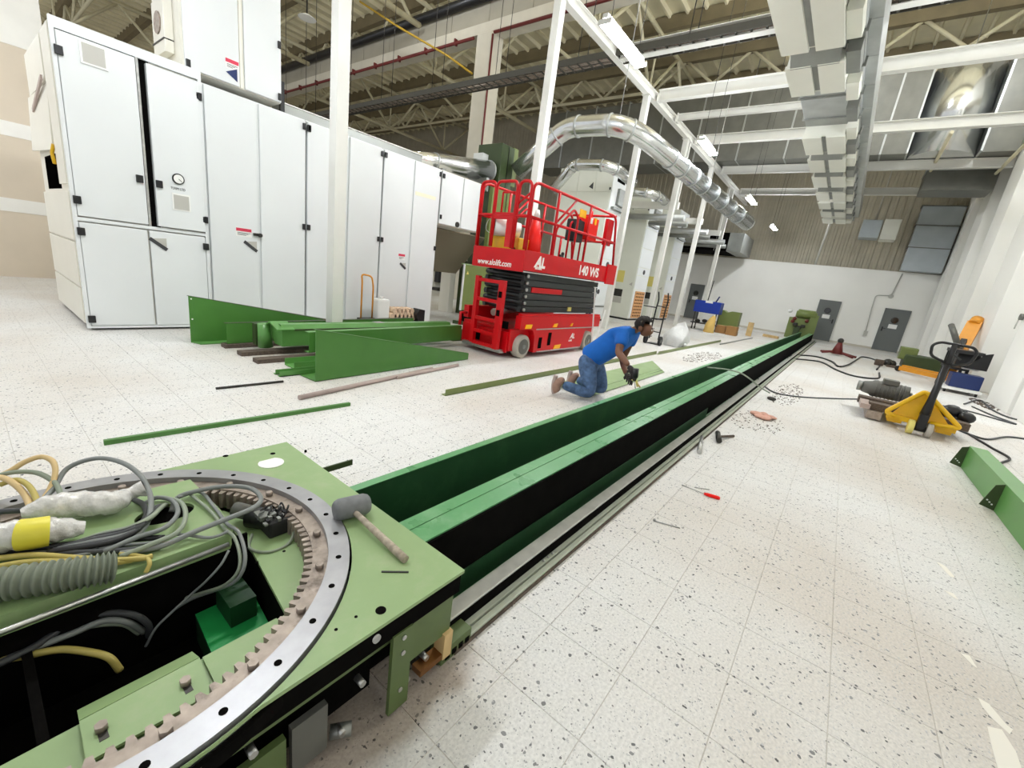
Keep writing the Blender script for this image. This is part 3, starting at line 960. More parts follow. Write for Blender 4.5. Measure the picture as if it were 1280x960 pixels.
MB().tube([(2.0, 7.452, 2.04), (2.0, 7.447, 2.04)], 0.054, 28).build('dial_face', M['paper'], dr_)
MB().bar((2.0, 7.445, 2.04), (2.035, 7.445, 2.01), 0.004, 0.006).build('dial_needle', M['ink'], dr_)
MB().box(1.92, 7.463, 1.64, 2.12, 7.47, 1.855).build('label_frame', M['paper'], dr_)
MB().box(1.935, 7.460, 1.655, 2.105, 7.464, 1.835).build('info_plate', M['label_grey'], dr_)
text('lettering', 'TLRIM LTD', 0.045, M['ink'], dr_, (1.91, 7.466, 1.90), (1, 0, 0), (0, 0, 1), sx=0.75)
tri_label(d4, 1.75, 1.20, 7.5, 0.1)
# left flank: sheets with seams, lifted cover above the open bay, small yellow latch
for (y0, y1, z0, z1) in ((7.62, 9.68, 0.08, 0.52), (7.62, 9.68, 0.54, 1.08), (7.62, 9.68, 1.10, 1.66), (8.25, 9.68, 2.9, 3.4), (7.62, 8.15, 1.75, 3.4)):
    MB().box(0.945, y0, z0, 0.97, y1, z1).build('side_panel', M['cab_warm'], c1, bevel=0.004)
MB().sheet([(0.93, 8.2, 2.14), (0.90, 9.75, 2.2), (0.93, 9.75, 2.88), (0.955, 8.2, 2.88)], 0.02, (1, 0, 0)).build('side_cover', M['cab_warm'], c1)
MB().bar((0.92, 8.22, 2.93), (0.92, 9.3, 2.68), 0.02, 0.05).build('cover_strip', M['rodpink'], c1)
MB().tube(fillet([(0.94, 8.16, 2.2), (0.92, 8.2, 2.1), (0.93, 8.16, 1.98)], 0.03), 0.02, 6).build('latch', M['yellow'], c1)

units = [('white two-door cabinet with a red-headed warning label, right beside the leftmost cabinet', 2.35, 3.755, 3.02),
         ('white two-door cabinet half hidden by the nearest white column', 3.765, 5.215, 4.5),
         ('white two-door cabinet with a small warning label, behind the folding trolley', 5.225, 6.67, 5.94)]
rows = []
for i, (lab, x0, x1, xm) in enumerate(units):
    t = T('cabinet', lab, 'cabinet', ((x0 + x1) / 2, 8.6, 0), group='white machine cabinets')
    rows.append(t)
    MB().box(x0, 7.57, 0.05, x1, 9.72, 3.33).build('body', M['cab'], t)
    MB().box(x0 + 0.03, 7.6, 0, x1 - 0.03, 9.7, 0.05).build('plinth', M['black'], t)
    MB().box(xm - 0.012, 7.545, 0.08, xm + 0.028, 7.57, 3.3).build('mullion', M['cab'], t)
    da = door(t, x0 + 0.012, xm - 0.016, 0.07, 3.31, 7.52)
    db = door(t, xm + 0.03, x1 - 0.012, 0.07, 3.31, 7.52)
    MB().box(x1 - 0.012, 7.555, 0.06, x1 + 0.01, 7.572, 3.32).build('seal_strip', M['black'], t)
    for z in (3.22, 1.70):
        hinge(db, x1 - 0.04, z, 7.52, 0.022)
        if i:
            hinge(da, x0 + 0.03, z, 7.52, 0.026)
    if i == 0:
        warn_label(da, 2.80, 1.48, 7.52, 0.22); tri_label(da, 2.9, 1.31, 7.52, 0.1)
        MB().box(2.93, 7.49, 1.445, 3.01, 7.52, 1.485).build('door_handle', M['darksteel'], da)
        MB().tube([(3.02, 7.51, 1.46), (3.02, 7.47, 1.46)], 0.03, 12).build('handle_knob', M['darksteel'], da)
    if i == 2:
        warn_label(da, 5.76, 1.43, 7.52, 0.17); tri_label(da, 5.81, 1.27, 7.52, 0.08)
hinge(rows[1], 3.79, 3.21, 7.52, 0.03)
# the last unit overhangs: upper doors only
t = T('cabinet', 'white upper cabinet overhanging a dark opening, last of the cabinet row', 'cabinet', (7.3, 8.6, 2.2), group='white machine cabinets')
MB().box(6.69, 7.57, 2.22, 7.99, 9.72, 3.33).build('body', M['cab_warm'], t)
da = door(t, 6.70, 7.34, 2.24, 3.31, 7.52)
db = door(t, 7.37, 7.98, 2.24, 3.31, 7.52)
hinge(da, 6.73, 3.21, 7.52, 0.026); hinge(da, 6.73, 2.38, 7.52, 0.02)
MB().tube([(7.25, 7.52, 2.3), (7.25, 7.5, 2.3)], 0.06, 14).build('gauge', M['darksteel'], da)
MB().box(6.0, 7.516, 2.68, 6.55, 7.52, 2.75).build('tape_strip', M['tapecream'], rows[2])
# dark hopper under the overhang and its machine parts
hp = MB().sheet([(6.75, 8.3, 2.2), (9.1, 8.3, 2.2), (9.1, 9.3, 1.15), (6.75, 9.3, 1.15)], 0.04, (0, 0.7, 0.7)).build('hopper', mat('beige_hopper_paint', (150, 140, 118), 0.5), t)
MB().box(6.72, 8.2, 1.2, 6.8, 9.7, 2.2).build('hopper_side', M['hub'], t)
MB().box(6.75, 9.3, 0.0, 6.95, 9.7, 2.2).build('rear_post', M['cab_warm'], t)
MB().box(8.9, 9.3, 0.0, 9.1, 9.7, 2.2).build('rear_post', M['cab_warm'], t)
h = T('back_machine', 'white machine with black motor parts on the floor far behind the cabinet row', 'machine', (15.6, 16.8, 0))
MB().box(14.6, 16.5, 0.15, 16.8, 17.3, 2.6).build('frame', M['cab_warm'], h)
MB().box(14.6, 16.45, 1.5, 15.6, 16.5, 2.1).build('white_panel', M['cab'], h)
MB().box(14.7, 16.2, 0.4, 15.4, 16.5, 1.25).build('motor_box', M['black'], h, bevel=0.03)
MB().cyl((15.5, 16.3, 0.8), (16.1, 16.3, 0.8), 0.22, 14).build('motor', M['hub'], h)
for k in range(6):
    MB().ball((15.6 + 0.17 * k, 16.25, 0.6 + 0.25 * (k % 3)), 0.17, n=8, m=6).build('machine_part', M['darksteel'] if k % 2 else M['hub'], h)
MB().tube(spline([(15.6, 16.2, 1.2), (16.0, 16.1, 1.7), (16.4, 16.2, 1.1), (16.5, 16.1, 0.5)]), 0.06, 6).build('hose', M['black_cable'], h)
MB().box(14.6, 16.1, 0.0, 16.8, 16.9, 0.15).build('foot_rail', M['darksteel'], h)
# box unit standing on the row
tb = T('filter_box', 'white box unit with a small fan on its flank, standing on top of the cabinets', 'cabinet', (2.8, 8.4, 3.44))
MB().box(2.16, 7.62, 3.44, 3.40, 8.7, 5.2).build('body', M['cab_warm'], tb)
MB().box(2.19, 7.585, 3.45, 2.83, 7.62, 5.18).build('door', M['cab'], tb, bevel=0.006)
MB().box(2.845, 7.6, 3.45, 2.885, 7.62, 5.18).build('mullion', M['cab_warm'], tb)
MB().box(2.90, 7.585, 3.45, 3.40, 7.62, 5.18).build('door', M['cab'], tb, bevel=0.006)
for z in (3.52, 4.2):
    hinge(tb, 3.37, z, 7.585, 0.02)
hinge(tb, 2.22, 3.50, 7.585, 0.025)
warn_label(tb, 2.74, 3.70, 7.585, 0.17)
MB().prism([(2.66, 3.58), (2.80, 3.50), (2.80, 3.66)], 'y', 7.580, 7.585).build('warning_triangle', M['navy'], tb)
MB().box(2.06, 7.86, 3.62, 2.16, 8.35, 4.25).build('fan_housing', M['cab_warm'], tb, bevel=0.01)
MB().tube([(2.06, 8.1, 3.98), (2.045, 8.1, 3.98)], 0.13, 18).build('fan_grille', M['greasy'], tb)
MB().box(2.05, 7.86, 3.76, 2.16, 8.36, 3.775).build('fan_shelf', M['darksteel'], tb)

# grey trunking along the row's top and the silver pipe on it
gt = T('top_trunking', 'grey trunking along the top edge of the white cabinets', 'duct', (5, 7.9, 3.33))
MB().box(3.46, 7.75, 3.335, 6.3, 8.05, 3.5).build('trunking', M['galvdull'], gt, bevel=0.01)
MB().box(3.46, 7.74, 3.5, 6.3, 8.06, 3.515).build('trunking_lid', M['insul'], gt)
MB().box(3.44, 7.7, 3.34, 3.5, 7.76, 3.78).build('bracket', M['black'], gt)
sp = T('silver_pipe', 'fat silver pipe lying along the cabinet tops and ending at the green box', 'pipe', (7.8, 8.4, 3.4))
MB().tube([(6.3, 8.25, 3.52), (7.2, 8.4, 3.66), (8.0, 8.45, 3.76), (9.2, 8.5, 3.92)], [0.1, 0.17, 0.22, 0.27], 20).build('pipe', M['foil'], sp)
for (x, y, z, r) in ((7.2, 8.4, 3.66, 0.182), (9.15, 8.49, 3.915, 0.285)):
    MB().tube([(x - 0.02, y, z), (x + 0.02, y, z)], r, 20).build('pipe_band', M['galv'], sp)
MB().box(7.2, 8.1, 3.34, 7.3, 8.7, 3.5).box(8.7, 8.1, 3.34, 8.8, 8.75, 3.66).build('saddle', M['galvdull'], sp)

# green box on posts behind the lift, and the olive machine below
gb = T('green_box', 'dark green upright box where the silver pipes meet, above the scissor lift', 'cabinet', (9.6, 8.6, 0))
MB().box(9.22, 8.15, 1.55, 9.75, 9.0, 4.62).build('body', M['darkolive'], gb, bevel=0.01)
MB().box(9.76, 8.2, 3.7, 9.98, 9.0, 4.66).build('side_box', M['olive'], gb, bevel=0.01)
MB().box(9.5, 8.14, 1.6, 9.52, 8.15, 4.6).build('door_seam', M['black'], gb)
MB().box(9.0, 8.6, 3.55, 9.22, 8.95, 4.35).build('switch_box', M['cab'], gb, bevel=0.01)
MB().box(9.24, 8.3, 0, 10.9, 9.3, 1.55).build('base', M['darkolive'], gb)
om = T('olive_cabinet', 'olive green steel cabinet standing behind the red lift ladder', 'cabinet', (8.0, 7.7, 0))
MB().box(7.64, 7.5, 0.34, 8.5, 7.58, 1.44).build('body', M['olive'], om, bevel=0.012)
MB().box(7.595, 7.49, 0.34, 7.63, 7.53, 1.46).build('edge_trim', M['cab'], om)
MB().box(7.6, 7.49, 1.44, 8.5, 7.6, 1.47).build('top_trim', M['plate'], om)
MB().box(7.75, 7.5, 0, 8.45, 7.58, 0.34).build('plinth', M['pit'], om)
MB().box(8.42, 7.58, 1.47, 9.2, 7.7, 3.4).build('upper_panel', M['olive'], om, bevel=0.01)
MB().box(8.95, 7.57, 1.5, 8.97, 7.58, 3.38).build('seam', M['black'], om)
MB().prism([(7.70, 1.22), (7.78, 1.22), (7.74, 1.3)], 'y', 7.496, 7.5).build('warning_triangle', M['label_yellow'], om)

# ------------------------------------------------------------------ spiral ducts
def spiral(root, pts, r, ring_at, mat_, n=20, band=0.018):
    MB().tube(pts, r, n).build('pipe', mat_, root)
    P = [Vector(p) for p in pts]
    for i in ring_at:
        i = min(i, len(P) - 2)
        dd = (P[i + 1] - P[max(0, i - 1)]).normalized()
        MB().tube([P[i] - dd * 0.02, P[i] + dd * 0.02], r + band, n).build('pipe_band', M['galv'], root)
bp = T('spiral_duct', 'big shiny spiral duct arching up from the green box and running out over the hall', 'duct', (10, 6, 4))
A, B_, C_, D_, E_ = Vector((9.7, 7.95, 4.02)), Vector((10.0, 6.75, 5.12)), Vector((10.05, 5.35, 5.08)), Vector((10.6, 4.9, 4.95)), Vector((16.3, 3.35, 3.98))
path = fillet([A, B_, C_, D_, E_], 0.34, 5)
spiral(bp, path, 0.235, (1, 6, 8, 12), M['foil'])
nseg = 9
for k in range(1, nseg):
    q = D_.lerp(E_, 0.1 + 0.88 * k / nseg)
    dd = (E_ - D_).normalized()
    MB().tube([q - dd * 0.02, q + dd * 0.02], 0.25, 20).build('pipe_band', M['galv'], bp)
dd = (E_ - D_).normalized()
MB().tube([E_, E_ + dd * 0.1, E_ + dd * 0.19, E_ + dd * 0.22], [0.235, 0.21, 0.14, 0.02], 20).build('end_cap', M['foil'], bp)
for (q, y) in ((C_, 5.3), (D_.lerp(E_, 0.55), 4.2)):
    MB().tube([q + Vector((0, 0, 0.23)), (q.x, q.y, 6.9 if y < 5 else 9.5)], 0.01, 5).build('hanger_wire', M['steel'], bp)
# two smaller branch ducts from the machines behind
def branch(x, lab):
    t = T('branch_duct', lab, 'duct', (x, 7, 4.5), group='branch ducts')
    pth = fillet([(x, 8.7, 4.2), (x, 8.0, 4.95), (x, 6.95, 4.9), (x + 0.5, 6.68, 4.87), (x + 1.5, 6.6, 4.75)], 0.14, 4)
    spiral(t, pth, 0.165, (1, 5, 7, 11), M['foil'], 16)
    return t
branch(12.6, 'smaller silver branch duct from the first grey-white machine, under the big duct')
branch(16.3, 'smaller silver branch duct from the second grey-white machine, farther back')

# ------------------------------------------------------------------ the three tall machines behind the lift
def tall_machine(x, lab, y=7.5, depth=1.5, ht=5.35, guard=True):
    t = T('tall_machine', lab, 'machine', (x, y, 0), group='tall grey-white machines')
    MB().box(x + 0.02, y + 0.02, 0.08, x + depth, y + 2.2, ht).build('body', M['card'], t)
    MB().box(x + 0.05, y + 0.05, 0, x + depth - 0.05, y + 2.1, 0.08).build('plinth', M['black'], t)
    # end face towards the camera: two small top doors, one tall panel, two low doors
    for (y0, y1, z0, z1) in ((y + 0.03, y + 0.64, 4.55, ht - 0.02), (y + 0.66, y + 1.36, 4.55, ht - 0.02), (y + 0.03, y + 1.36, 1.45, 4.52), (y + 0.03, y + 0.75, 0.1, 1.42), (y + 0.77, y + 1.36, 0.1, 1.42), (y + 1.38, y + 2.18, 0.1, 4.5), (y + 1.38, y + 2.18, 4.55, ht - 0.02)):
        MB().box(x, y0, z0, x + 0.02, y1, z1).build('end_door', M['card'], t, bevel=0.005)
    MB().prism([(y + 0.72, 4.62), (y + 0.9, 4.7), (y + 0.74, 4.86)], 'x', x - 0.004, x).build('warning_triangle', M['ink'], t)
    MB().prism([(y + 0.12, 1.5), (y + 0.26, 1.55), (y + 0.12, 1.66)], 'x', x - 0.004, x).build('warning_triangle', M['label_grey'], t)
    MB().box(x - 0.02, y + 0.02, 4.6, x, y + 0.07, 4.68).build('hinge', M['black'], t)
    MB().box(x - 0.006, y + 0.55, 1.6, x, y + 0.95, 2.1).build('yellow_sheet', M['label_yellow'], t)
    MB().box(x - 0.008, y + 0.5, 0.98, x, y + 0.95, 1.3).build('display', M['darksteel'], t)
    MB().box(x - 0.012, y + 0.48, 0.7, x, y + 0.93, 0.96).build('vent_grille', M['label_grey'], t)
    # front face: bluish sheets, black slot, control panel, dials and the punched orange guard
    for (z0, z1, n_) in ((0.1, 1.35, 'lower_panel'), (1.38, 1.95, 'front_panel'), (1.98, 2.3, 'front_panel'), (2.33, 3.1, 'front_panel'), (3.13, 3.9, 'front_panel'), (3.93, ht - 0.02, 'front_panel')):
        MB().box(x + 0.04, y, z0, x + depth - 0.05, y + 0.02, z1).build(n_, M['cab'], t, bevel=0.004)
    MB().box(x + 0.35, y - 0.02, 4.95, x + 0.95, y, 5.06).build('black_slot', M['pit'], t)
    MB().box(x + 0.5, y - 0.1, 4.2, x + 1.15, y, 4.75).build('control_box', M['galvdull'], t, bevel=0.01)
    MB().box(x + 0.2, y - 0.12, 4.02, x + 1.2, y, 4.1).build('sill', M['galvdull'], t)
    MB().tube([(x + 0.75, y, 2.14), (x + 0.75, y - 0.02, 2.14)], 0.1, 16).build('dial', M['ink'], t)
    if not guard:
        MB().tube([(x + 0.4, y, 1.12), (x + 0.4, y - 0.02, 1.12)], 0.09, 16).build('dial', M['ink'], t)
        MB().box(x + 0.1, y - 0.02, 0.55, x + 1.3, y, 0.6).build('door_rail', M['hub'], t)
        return t
    gq = MB().box(x + 0.25, y - 0.03, 0.12, x + 1.3, y, 1.3).build('punched_guard', M['grille'], t)
    mm = MB()
    for i in range(7):
        for j in range(8):
            mm.tube([(x + 0.36 + 0.14 * i, y - 0.031, 0.22 + 0.14 * j), (x + 0.36 + 0.14 * i, y - 0.034, 0.22 + 0.14 * j)], 0.04, 8)
    mm.build('guard_holes', M['pit'], gq, stuff=True)
    return t
tall_machine(14.4, 'tall grey-white machine just right of the lift platform, nearest of its row', guard=False)
tall_machine(18.1, 'tall grey-white machine with the orange punched guard, middle of its row')
tall_machine(21.9, 'tall grey-white machine beside the far grey door, last of its row')
# low white machine part between lift and first tall machine
lm = T('low_machine', 'low white machine housing between the lift and the third white column', 'machine', (12.6, 8.0, 0))
MB().box(12.0, 7.6, 0.0, 14.3, 9.6, 1.55).build('body', M['cab'], lm, bevel=0.02)
MB().box(11.98, 7.65, 0.9, 12.0, 8.6, 1.5).box(11.98, 7.65, 0.15, 12.0, 8.6, 0.85).build('end_panel', M['cab_warm'], lm)
MB().tube([(11.98, 8.0, 1.25), (11.96, 8.0, 1.25)], 0.1, 12).build('vent', M['label_grey'], lm)
MB().box(11.96, 7.7, 0.55, 11.98, 8.5, 0.6).build('handle_bar', M['darksteel'], lm)
# overhead crossing ducts above the machines
for i, (x, lab) in enumerate(((17.4, 'white pipework and brackets over the second tall machine'), (20.9, 'white pipework and brackets over the last tall machine'), (24.3, 'white pipework over the far machine end'))):
    t = T('pipework', lab, 'pipe', (x, 7.0, 4.3), group='overhead pipework')
    MB().box(x - 0.1, 6.1, 4.55, x + 0.1, 9.0, 4.8).build('carrier_beam', M['white'], t)
    MB().tube([(x + 0.4, 5.9, 4.3), (x + 0.4, 8.8, 4.3)], 0.13, 12).build('pipe', M['galv'], t)
    MB().tube([(x + 0.9, 5.9, 4.15), (x + 0.9, 8.8, 4.15)], 0.1, 12).build('pipe', M['galvdull'], t)
    MB().box(x - 0.05, 6.15, 4.8, x + 0.05, 6.25, 6.86).build('hanger', M['white'], t)
db_ = T('dark_hopper', 'dark open-fronted box under the ceiling at the end of the machine row', 'box', (26.2, 7, 3.5))
MB().box(25.6, 5.9, 3.95, 28.2, 9.4, 4.9).build('box', M['pit'], db_)
MB().box(25.5, 5.2, 3.95, 28.2, 5.9, 4.9).build('side_wing', M['galvdull'], db_)
MB().tube([(25.4, 6.5, 3.93), (25.4, 6.5, 13.4)], 0.02, 5).build('hanger_rod', M['steel'], db_)
# ------------------------------------------------------------------ red scissor lift
L = T('scissor_lift', 'red scissor lift with folded black scissors and a railed platform', 'lift', (7.05, 4.8, 0))
m = MB()
m.box(5.62, 4.32, 0.12, 8.55, 5.42, 0.5)
m.build('chassis', M['red'], L, bevel=0.01)
# near side skirt with wheel arches
def skirt(y0, y1):
    pts = [(6.2, 0.09), (7.92, 0.09), (8.0, 0.4), (8.08, 0.52), (8.62, 0.52), (8.62, 0.74), (5.72, 0.74), (5.72, 0.52), (6.1, 0.5), (6.17, 0.4)]
    return MB().prism(pts, 'y', y0, y1).build('side_skirt', M['red'], L, bevel=0.004)
sk = skirt(4.2, 4.32)
skirt(5.42, 5.54)
MB().box(6.2, 4.19, 0.5, 8.3, 4.2, 0.52).build('skirt_trim', M['steel'], sk)
MB().box(6.3, 4.185, 0.09, 7.9, 4.2, 0.11).build('skirt_trim', M['steel'], sk)
for (x0, z0, x1, z1) in ((6.32, 0.16, 6.42, 0.36), (6.62, 0.2, 6.72, 0.44)):
    MB().box(x0, 4.193, z0, x1, 4.2, z1).build('skirt_slot', M['pit'], sk)
for (x0, z0, x1, z1) in ((6.72, 0.54, 6.88, 0.6), (7.35, 0.55, 7.45, 0.6), (6.85, 0.12, 7.1, 0.19)):
    MB().prism([(x0, z0), (x1 - 0.03, z0), (x1, z1 + 0.01), (x0 + 0.04, z1)], 'y', 4.185, 4.2).build('yellow_sticker', M['beacon'], sk)
MB().prism([(5.85, 0.53), (6.02, 0.53), (6.05, 0.6), (5.87, 0.6)], 'y', 4.185, 4.2).build('amber_light', M['beacon'], sk)
text('lettering', 'A', 0.15, M['lettering'], sk, (7.42, 4.192, 0.3), (1, 0, 0), (0, 0, 1), bold=0.005, shear=0.3)
text('lettering', 'L', 0.13, M['lettering'], sk, (7.53, 4.192, 0.3), (1, 0, 0), (0, 0, 1), bold=0.006, shear=0.1)
text('lettering', 'alolift', 0.06, M['lettering'], sk, (7.38, 4.192, 0.24), (1, 0, 0), (0, 0, 1), bold=0.001)
# front end: bumper box
MB().box(5.58, 4.35, 0.1, 5.62, 5.4, 0.45).build('end_plate', M['red'], L)
MB().box(5.5, 4.4, 0.08, 5.6, 5.3, 0.14).build('bumper', M['steel'], L)
for (y0, z0, y1, z1) in ((4.95, 0.2, 5.15, 0.32), (4.35, 0.5, 4.6, 0.62)):
    MB().box(5.56, y0, z0, 5.58, y1, z1).build('dark_opening', M['pit'], L)
MB().tube([(5.6, 5.35, 0.62), (5.45, 5.35, 0.62), (5.45, 5.35, 0.4)], 0.03, 6).build('tow_loop', M['red'], L)
MB().box(5.75, 4.22, 0.72, 8.62, 4.3, 0.78).build('deck_edge', M['red'], L)
def wheel(x, y, out):
    w = MB(); R = 0.205
    w.tube([(x, y - 0.075, 0.205), (x, y - 0.06, 0.205), (x, y + 0.06, 0.205), (x, y + 0.075, 0.205)], [R - 0.02, R, R, R - 0.02], 28)
    o = w.build('wheel', M['tyre'], L)
    MB().tube([(x, y + out * 0.076, 0.205), (x, y + out * 0.082, 0.205)], 0.135, 24).build('hub', M['hub'], o)
    MB().tube([(x, y + out * 0.08, 0.205), (x, y + out * 0.095, 0.205)], 0.04, 12).build('hub_nut', M['galvdull'], o)
wheel(5.93, 4.31, -1); wheel(8.3, 4.31, -1); wheel(5.93, 5.46, 1); wheel(8.3, 5.46, 1)
# folded scissor arms
for k in range(6):
    z = 0.78 + 0.112 * k
    for (y0, y1) in ((4.36, 4.42), (5.16, 5.22)):
        MB().box(5.85 + 0.02 * (k % 2), y0, z + 0.006, 8.55, y1, z + 0.104).build('scissor_arm', M['charcoal'], L, bevel=0.006)
    c = MB().tube([(5.9, 4.34, z + 0.055), (5.9, 5.24, z + 0.055)], 0.04, 10)
    c.build('pivot_shaft', M['black'], L)
    MB().tube([(5.9, 4.33, z + 0.055), (5.9, 4.30, z + 0.055)], 0.028, 10).build('pivot_nut', M['steel'], L)
MB().box(5.95, 4.43, 0.78, 8.5, 5.15, 1.45).build('scissor_core', M['black'], L)
MB().box(6.1, 4.345, 1.13, 7.1, 4.36, 1.22).build('red_arm_plate', M['red'], L)
MB().box(7.42, 4.345, 0.82, 7.55, 4.36, 0.9).build('yellow_sticker', M['label_yellow'], L)
MB().tube([(5.62, 4.75, 0.72), (6.5, 4.75, 0.82)], 0.06, 10).build('hydraulic_ram', M['steel'], L)
# ladder on the end
la = MB().box(5.42, 4.98, 0.16, 5.5, 5.06, 1.3).build('ladder', M['red'], L, bevel=0.006)
MB().box(5.42, 4.42, 0.14, 5.5, 4.53, 1.28).build('ladder_rail', M['red'], la, bevel=0.006)
for z in (0.17, 0.38, 0.6, 0.92, 1.24):
    MB().box(5.43, 4.5, z - 0.025, 5.49, 5.0, z + 0.03).build('rung', M['red'], la)
for z in (0.7, 1.0):
    MB().box(5.415, 4.44, z, 5.42, 4.51, z + 0.1).build('rail_slot', M['pit'], la)
# platform
MB().box(5.52, 4.17, 1.47, 8.68, 5.18, 1.53).build('platform_deck', M['charcoal'], L)
sd = MB().box(5.5, 4.13, 1.48, 8.7, 4.16, 1.79).build('toe_board', M['red'], L, bevel=0.004)
MB().box(5.5, 5.19, 1.48, 8.7, 5.22, 1.79).build('toe_board', M['red'], L)
ed = MB().box(5.47, 4.13, 1.45, 5.5, 5.22, 1.78).build('end_board', M['red'], L, bevel=0.004)
MB().box(8.7, 4.13, 1.48, 8.73, 5.22, 1.79).build('end_board', M['red'], L)
MB().box(8.35, 4.1, 1.44, 8.76, 4.13, 1.84).build('corner_plate', M['red'], L)
text('lettering', 'www.alolift.com', 0.13, M['lettering'], ed, (5.469, 5.1, 1.50), (0, -1, 0), (0, 0, 1), bold=0.002, shear=0.15, sx=0.86)
text('lettering', 'A', 0.24, M['lettering'], sd, (5.78, 4.128, 1.56), (1, 0, 0), (0, 0, 1), bold=0.012, shear=0.35)
text('lettering', 'L', 0.22, M['lettering'], sd, (5.96, 4.128, 1.56), (1, 0, 0), (0, 0, 1), bold=0.012, shear=0.1)
text('lettering', 'alolift', 0.085, M['lettering'], sd, (5.80, 4.127, 1.525), (1, 0, 0), (0, 0, 1), bold=0.003)
text('lettering', '140 WS', 0.24, M['lettering'], sd, (7.2, 4.128, 1.55), (1, 0, 0), (0, 0, 1), bold=0.008, sx=1.05)
# railings
R_ = 0.024
def pipe(pts, par, name='rail', r=R_, fr=0.1, mt=None):
    return MB().tube(fillet(pts, fr, 5) if len(pts) > 2 else pts, r, 8).build(name, mt or M['red'], par)
zt, zm, zb = 2.78, 2.28, 1.79
x = 5.49
for (ya, yb, nm) in ((5.19, 4.88, 'end_loop'), (4.86, 4.44, 'gate'), (4.40, 4.17, 'end_loop')):
    gte = pipe([(x, ya, zb), (x, ya, zt), (x, yb, zt), (x, yb, zb)], L, nm)
    pipe([(x, ya, zm), (x, yb, zm)], gte, 'mid_rail')
    if nm == 'gate':
        MB().box(x - 0.015, yb + 0.01, 1.8, x + 0.015, yb + 0.13, 2.3).build('gate_plate', M['red'], gte)
        MB().box(x - 0.02, yb - 0.02, 2.22, x + 0.02, ya + 0.02, 2.32).build('gate_bar', M['red'], gte)
        pipe([(x, ya - 0.14, 2.3), (x, ya - 0.14, 2.62), (x, yb + 0.02, 2.62)], gte, 'inner_rail', 0.016, 0.02)
    if ya < 4.41:
        pipe([(x, ya, 2.45), (x, yb, 2.62)], gte, 'brace', 0.016)
for y in (4.16, 5.19):
    r0 = pipe([(5.52, y, zb), (5.52, y, zt), (8.42, y, zt), (8.68, y, zb)], L, 'side_railing', R_, 0.16)
    pipe([(5.52, y, zm), (8.56, y, zm)], r0, 'mid_rail')
    for px in (6.25, 7.35):
        pipe([(px, y, zb), (px, y, zt)], r0, 'post')
    pipe([(6.25, y, 2.3), (6.8, y, 2.76)], r0, 'brace', 0.018)
    pipe([(6.3, y, zb), (6.3, y, 2.22), (6.78, y, 2.62), (6.95, y, 2.5), (6.95, y, zb)], r0, 'inner_loop', 0.02, 0.08)
    pipe([(8.1, y, zb), (8.1, y, zm)], r0, 'post')
pipe([(8.42, 4.16, zt), (8.42, 5.19, zt)], L, 'end_rail')
pipe([(8.56, 4.16, zm), (8.56, 5.19, zm)], L, 'end_rail')
MB().box(8.2, 4.2, 2.2, 8.45, 4.27, 2.7).build('end_upright', M['red'], L)
pipe([(6.95, 4.3, zb), (6.95, 4.3, 2.42), (7.25, 4.3, 2.55), (7.4, 4.3, 2.4), (7.4, 4.3, zb)], L, 'control_hoop', 0.018, 0.06)
cbx = MB().box(7.45, 4.22, 2.2, 7.85, 4.5, 2.62).build('control_box', M['redbright'], L, bevel=0.02)
MB().tube([(7.55, 4.25, 2.62), (7.55, 4.25, 2.72)], 0.03, 10).build('joystick', M['redbright'], cbx)
MB().box(7.5, 4.21, 2.5, 7.58, 4.22, 2.6).build('panel_mark', M['plastic_white'], cbx)
MB().box(7.66, 4.205, 2.5, 7.72, 4.22, 2.62).build('amber_mark', M['beacon'], cbx)
bx = MB().box(7.0, 4.22, 2.12, 7.32, 4.42, 2.5).build('document_box', M['black'], L, bevel=0.02)
MB().box(7.08, 4.215, 2.55, 7.3, 4.23, 2.68).build('yellow_tag', M['beacon'], bx)
MB().bar((8.2, 4.24, 1.8), (8.3, 4.24, 2.25), 0.08, 0.03).build('white_document', M['plastic_white'], L)
# white straps leaning at the far wheel
st = T('white_strap', 'two thin white straps hanging from the lift platform to the floor by its rear wheel', 'strap', (8.1, 4.1, 0))
MB().bar((7.86, 4.06, 1.35), (8.14, 4.03, 0.02), 0.03, 0.008).build('strap', M['plastic_white'], st)
MB().bar((8.55, 4.08, 0.9), (8.19, 4.03, 0.02), 0.03, 0.008).build('strap', M['plastic_white'], st)
bf = T('folding_stand', 'small dark blue folding stand standing at the rear of the lift', 'stand', (8.9, 4.7, 0))
for (a, b) in (((8.75, 4.6, 0.0), (8.95, 4.6, 1.3)), ((9.1, 4.75, 0), (8.95, 4.75, 1.25)), ((8.95, 4.6, 1.3), (8.95, 4.75, 1.25)), ((8.8, 4.6, 0.7), (9.05, 4.75, 0.7))):
    MB().bar(a, b, 0.05, 0.03).build('frame_bar', M['navy'], bf)
# what lies on the platform
tc = T('traffic_cone', 'orange-red traffic cone with a white tip standing on the lift platform', 'cone', (6.1, 4.45, 1.53))
MB().box(5.91, 4.26, 1.53, 6.29, 4.64, 1.56).build('base', M['redbright'], tc)
MB().tube([(6.1, 4.45, 1.56), (6.1, 4.45, 1.95), (6.1, 4.45, 2.32)], [0.165, 0.13, 0.065], 18).build('cone', M['redbright'], tc)
MB().tube([(6.1, 4.45, 2.32), (6.1, 4.45, 2.47)], [0.066, 0.035], 18).build('tip', M['plastic_white'], tc)
yb_ = T('yellow_crate', 'yellow tool crate on the lift platform behind the gate', 'crate', (5.85, 4.75, 1.53))
MB().box(5.7, 4.45, 1.53, 6.05, 5.05, 1.98).build('crate_body', M['yellow'], yb_, bevel=0.02)
MB().tube([(5.69, 4.55, 1.8), (5.68, 4.5, 1.72)], 0.04, 8).build('latch', M['black'], yb_)
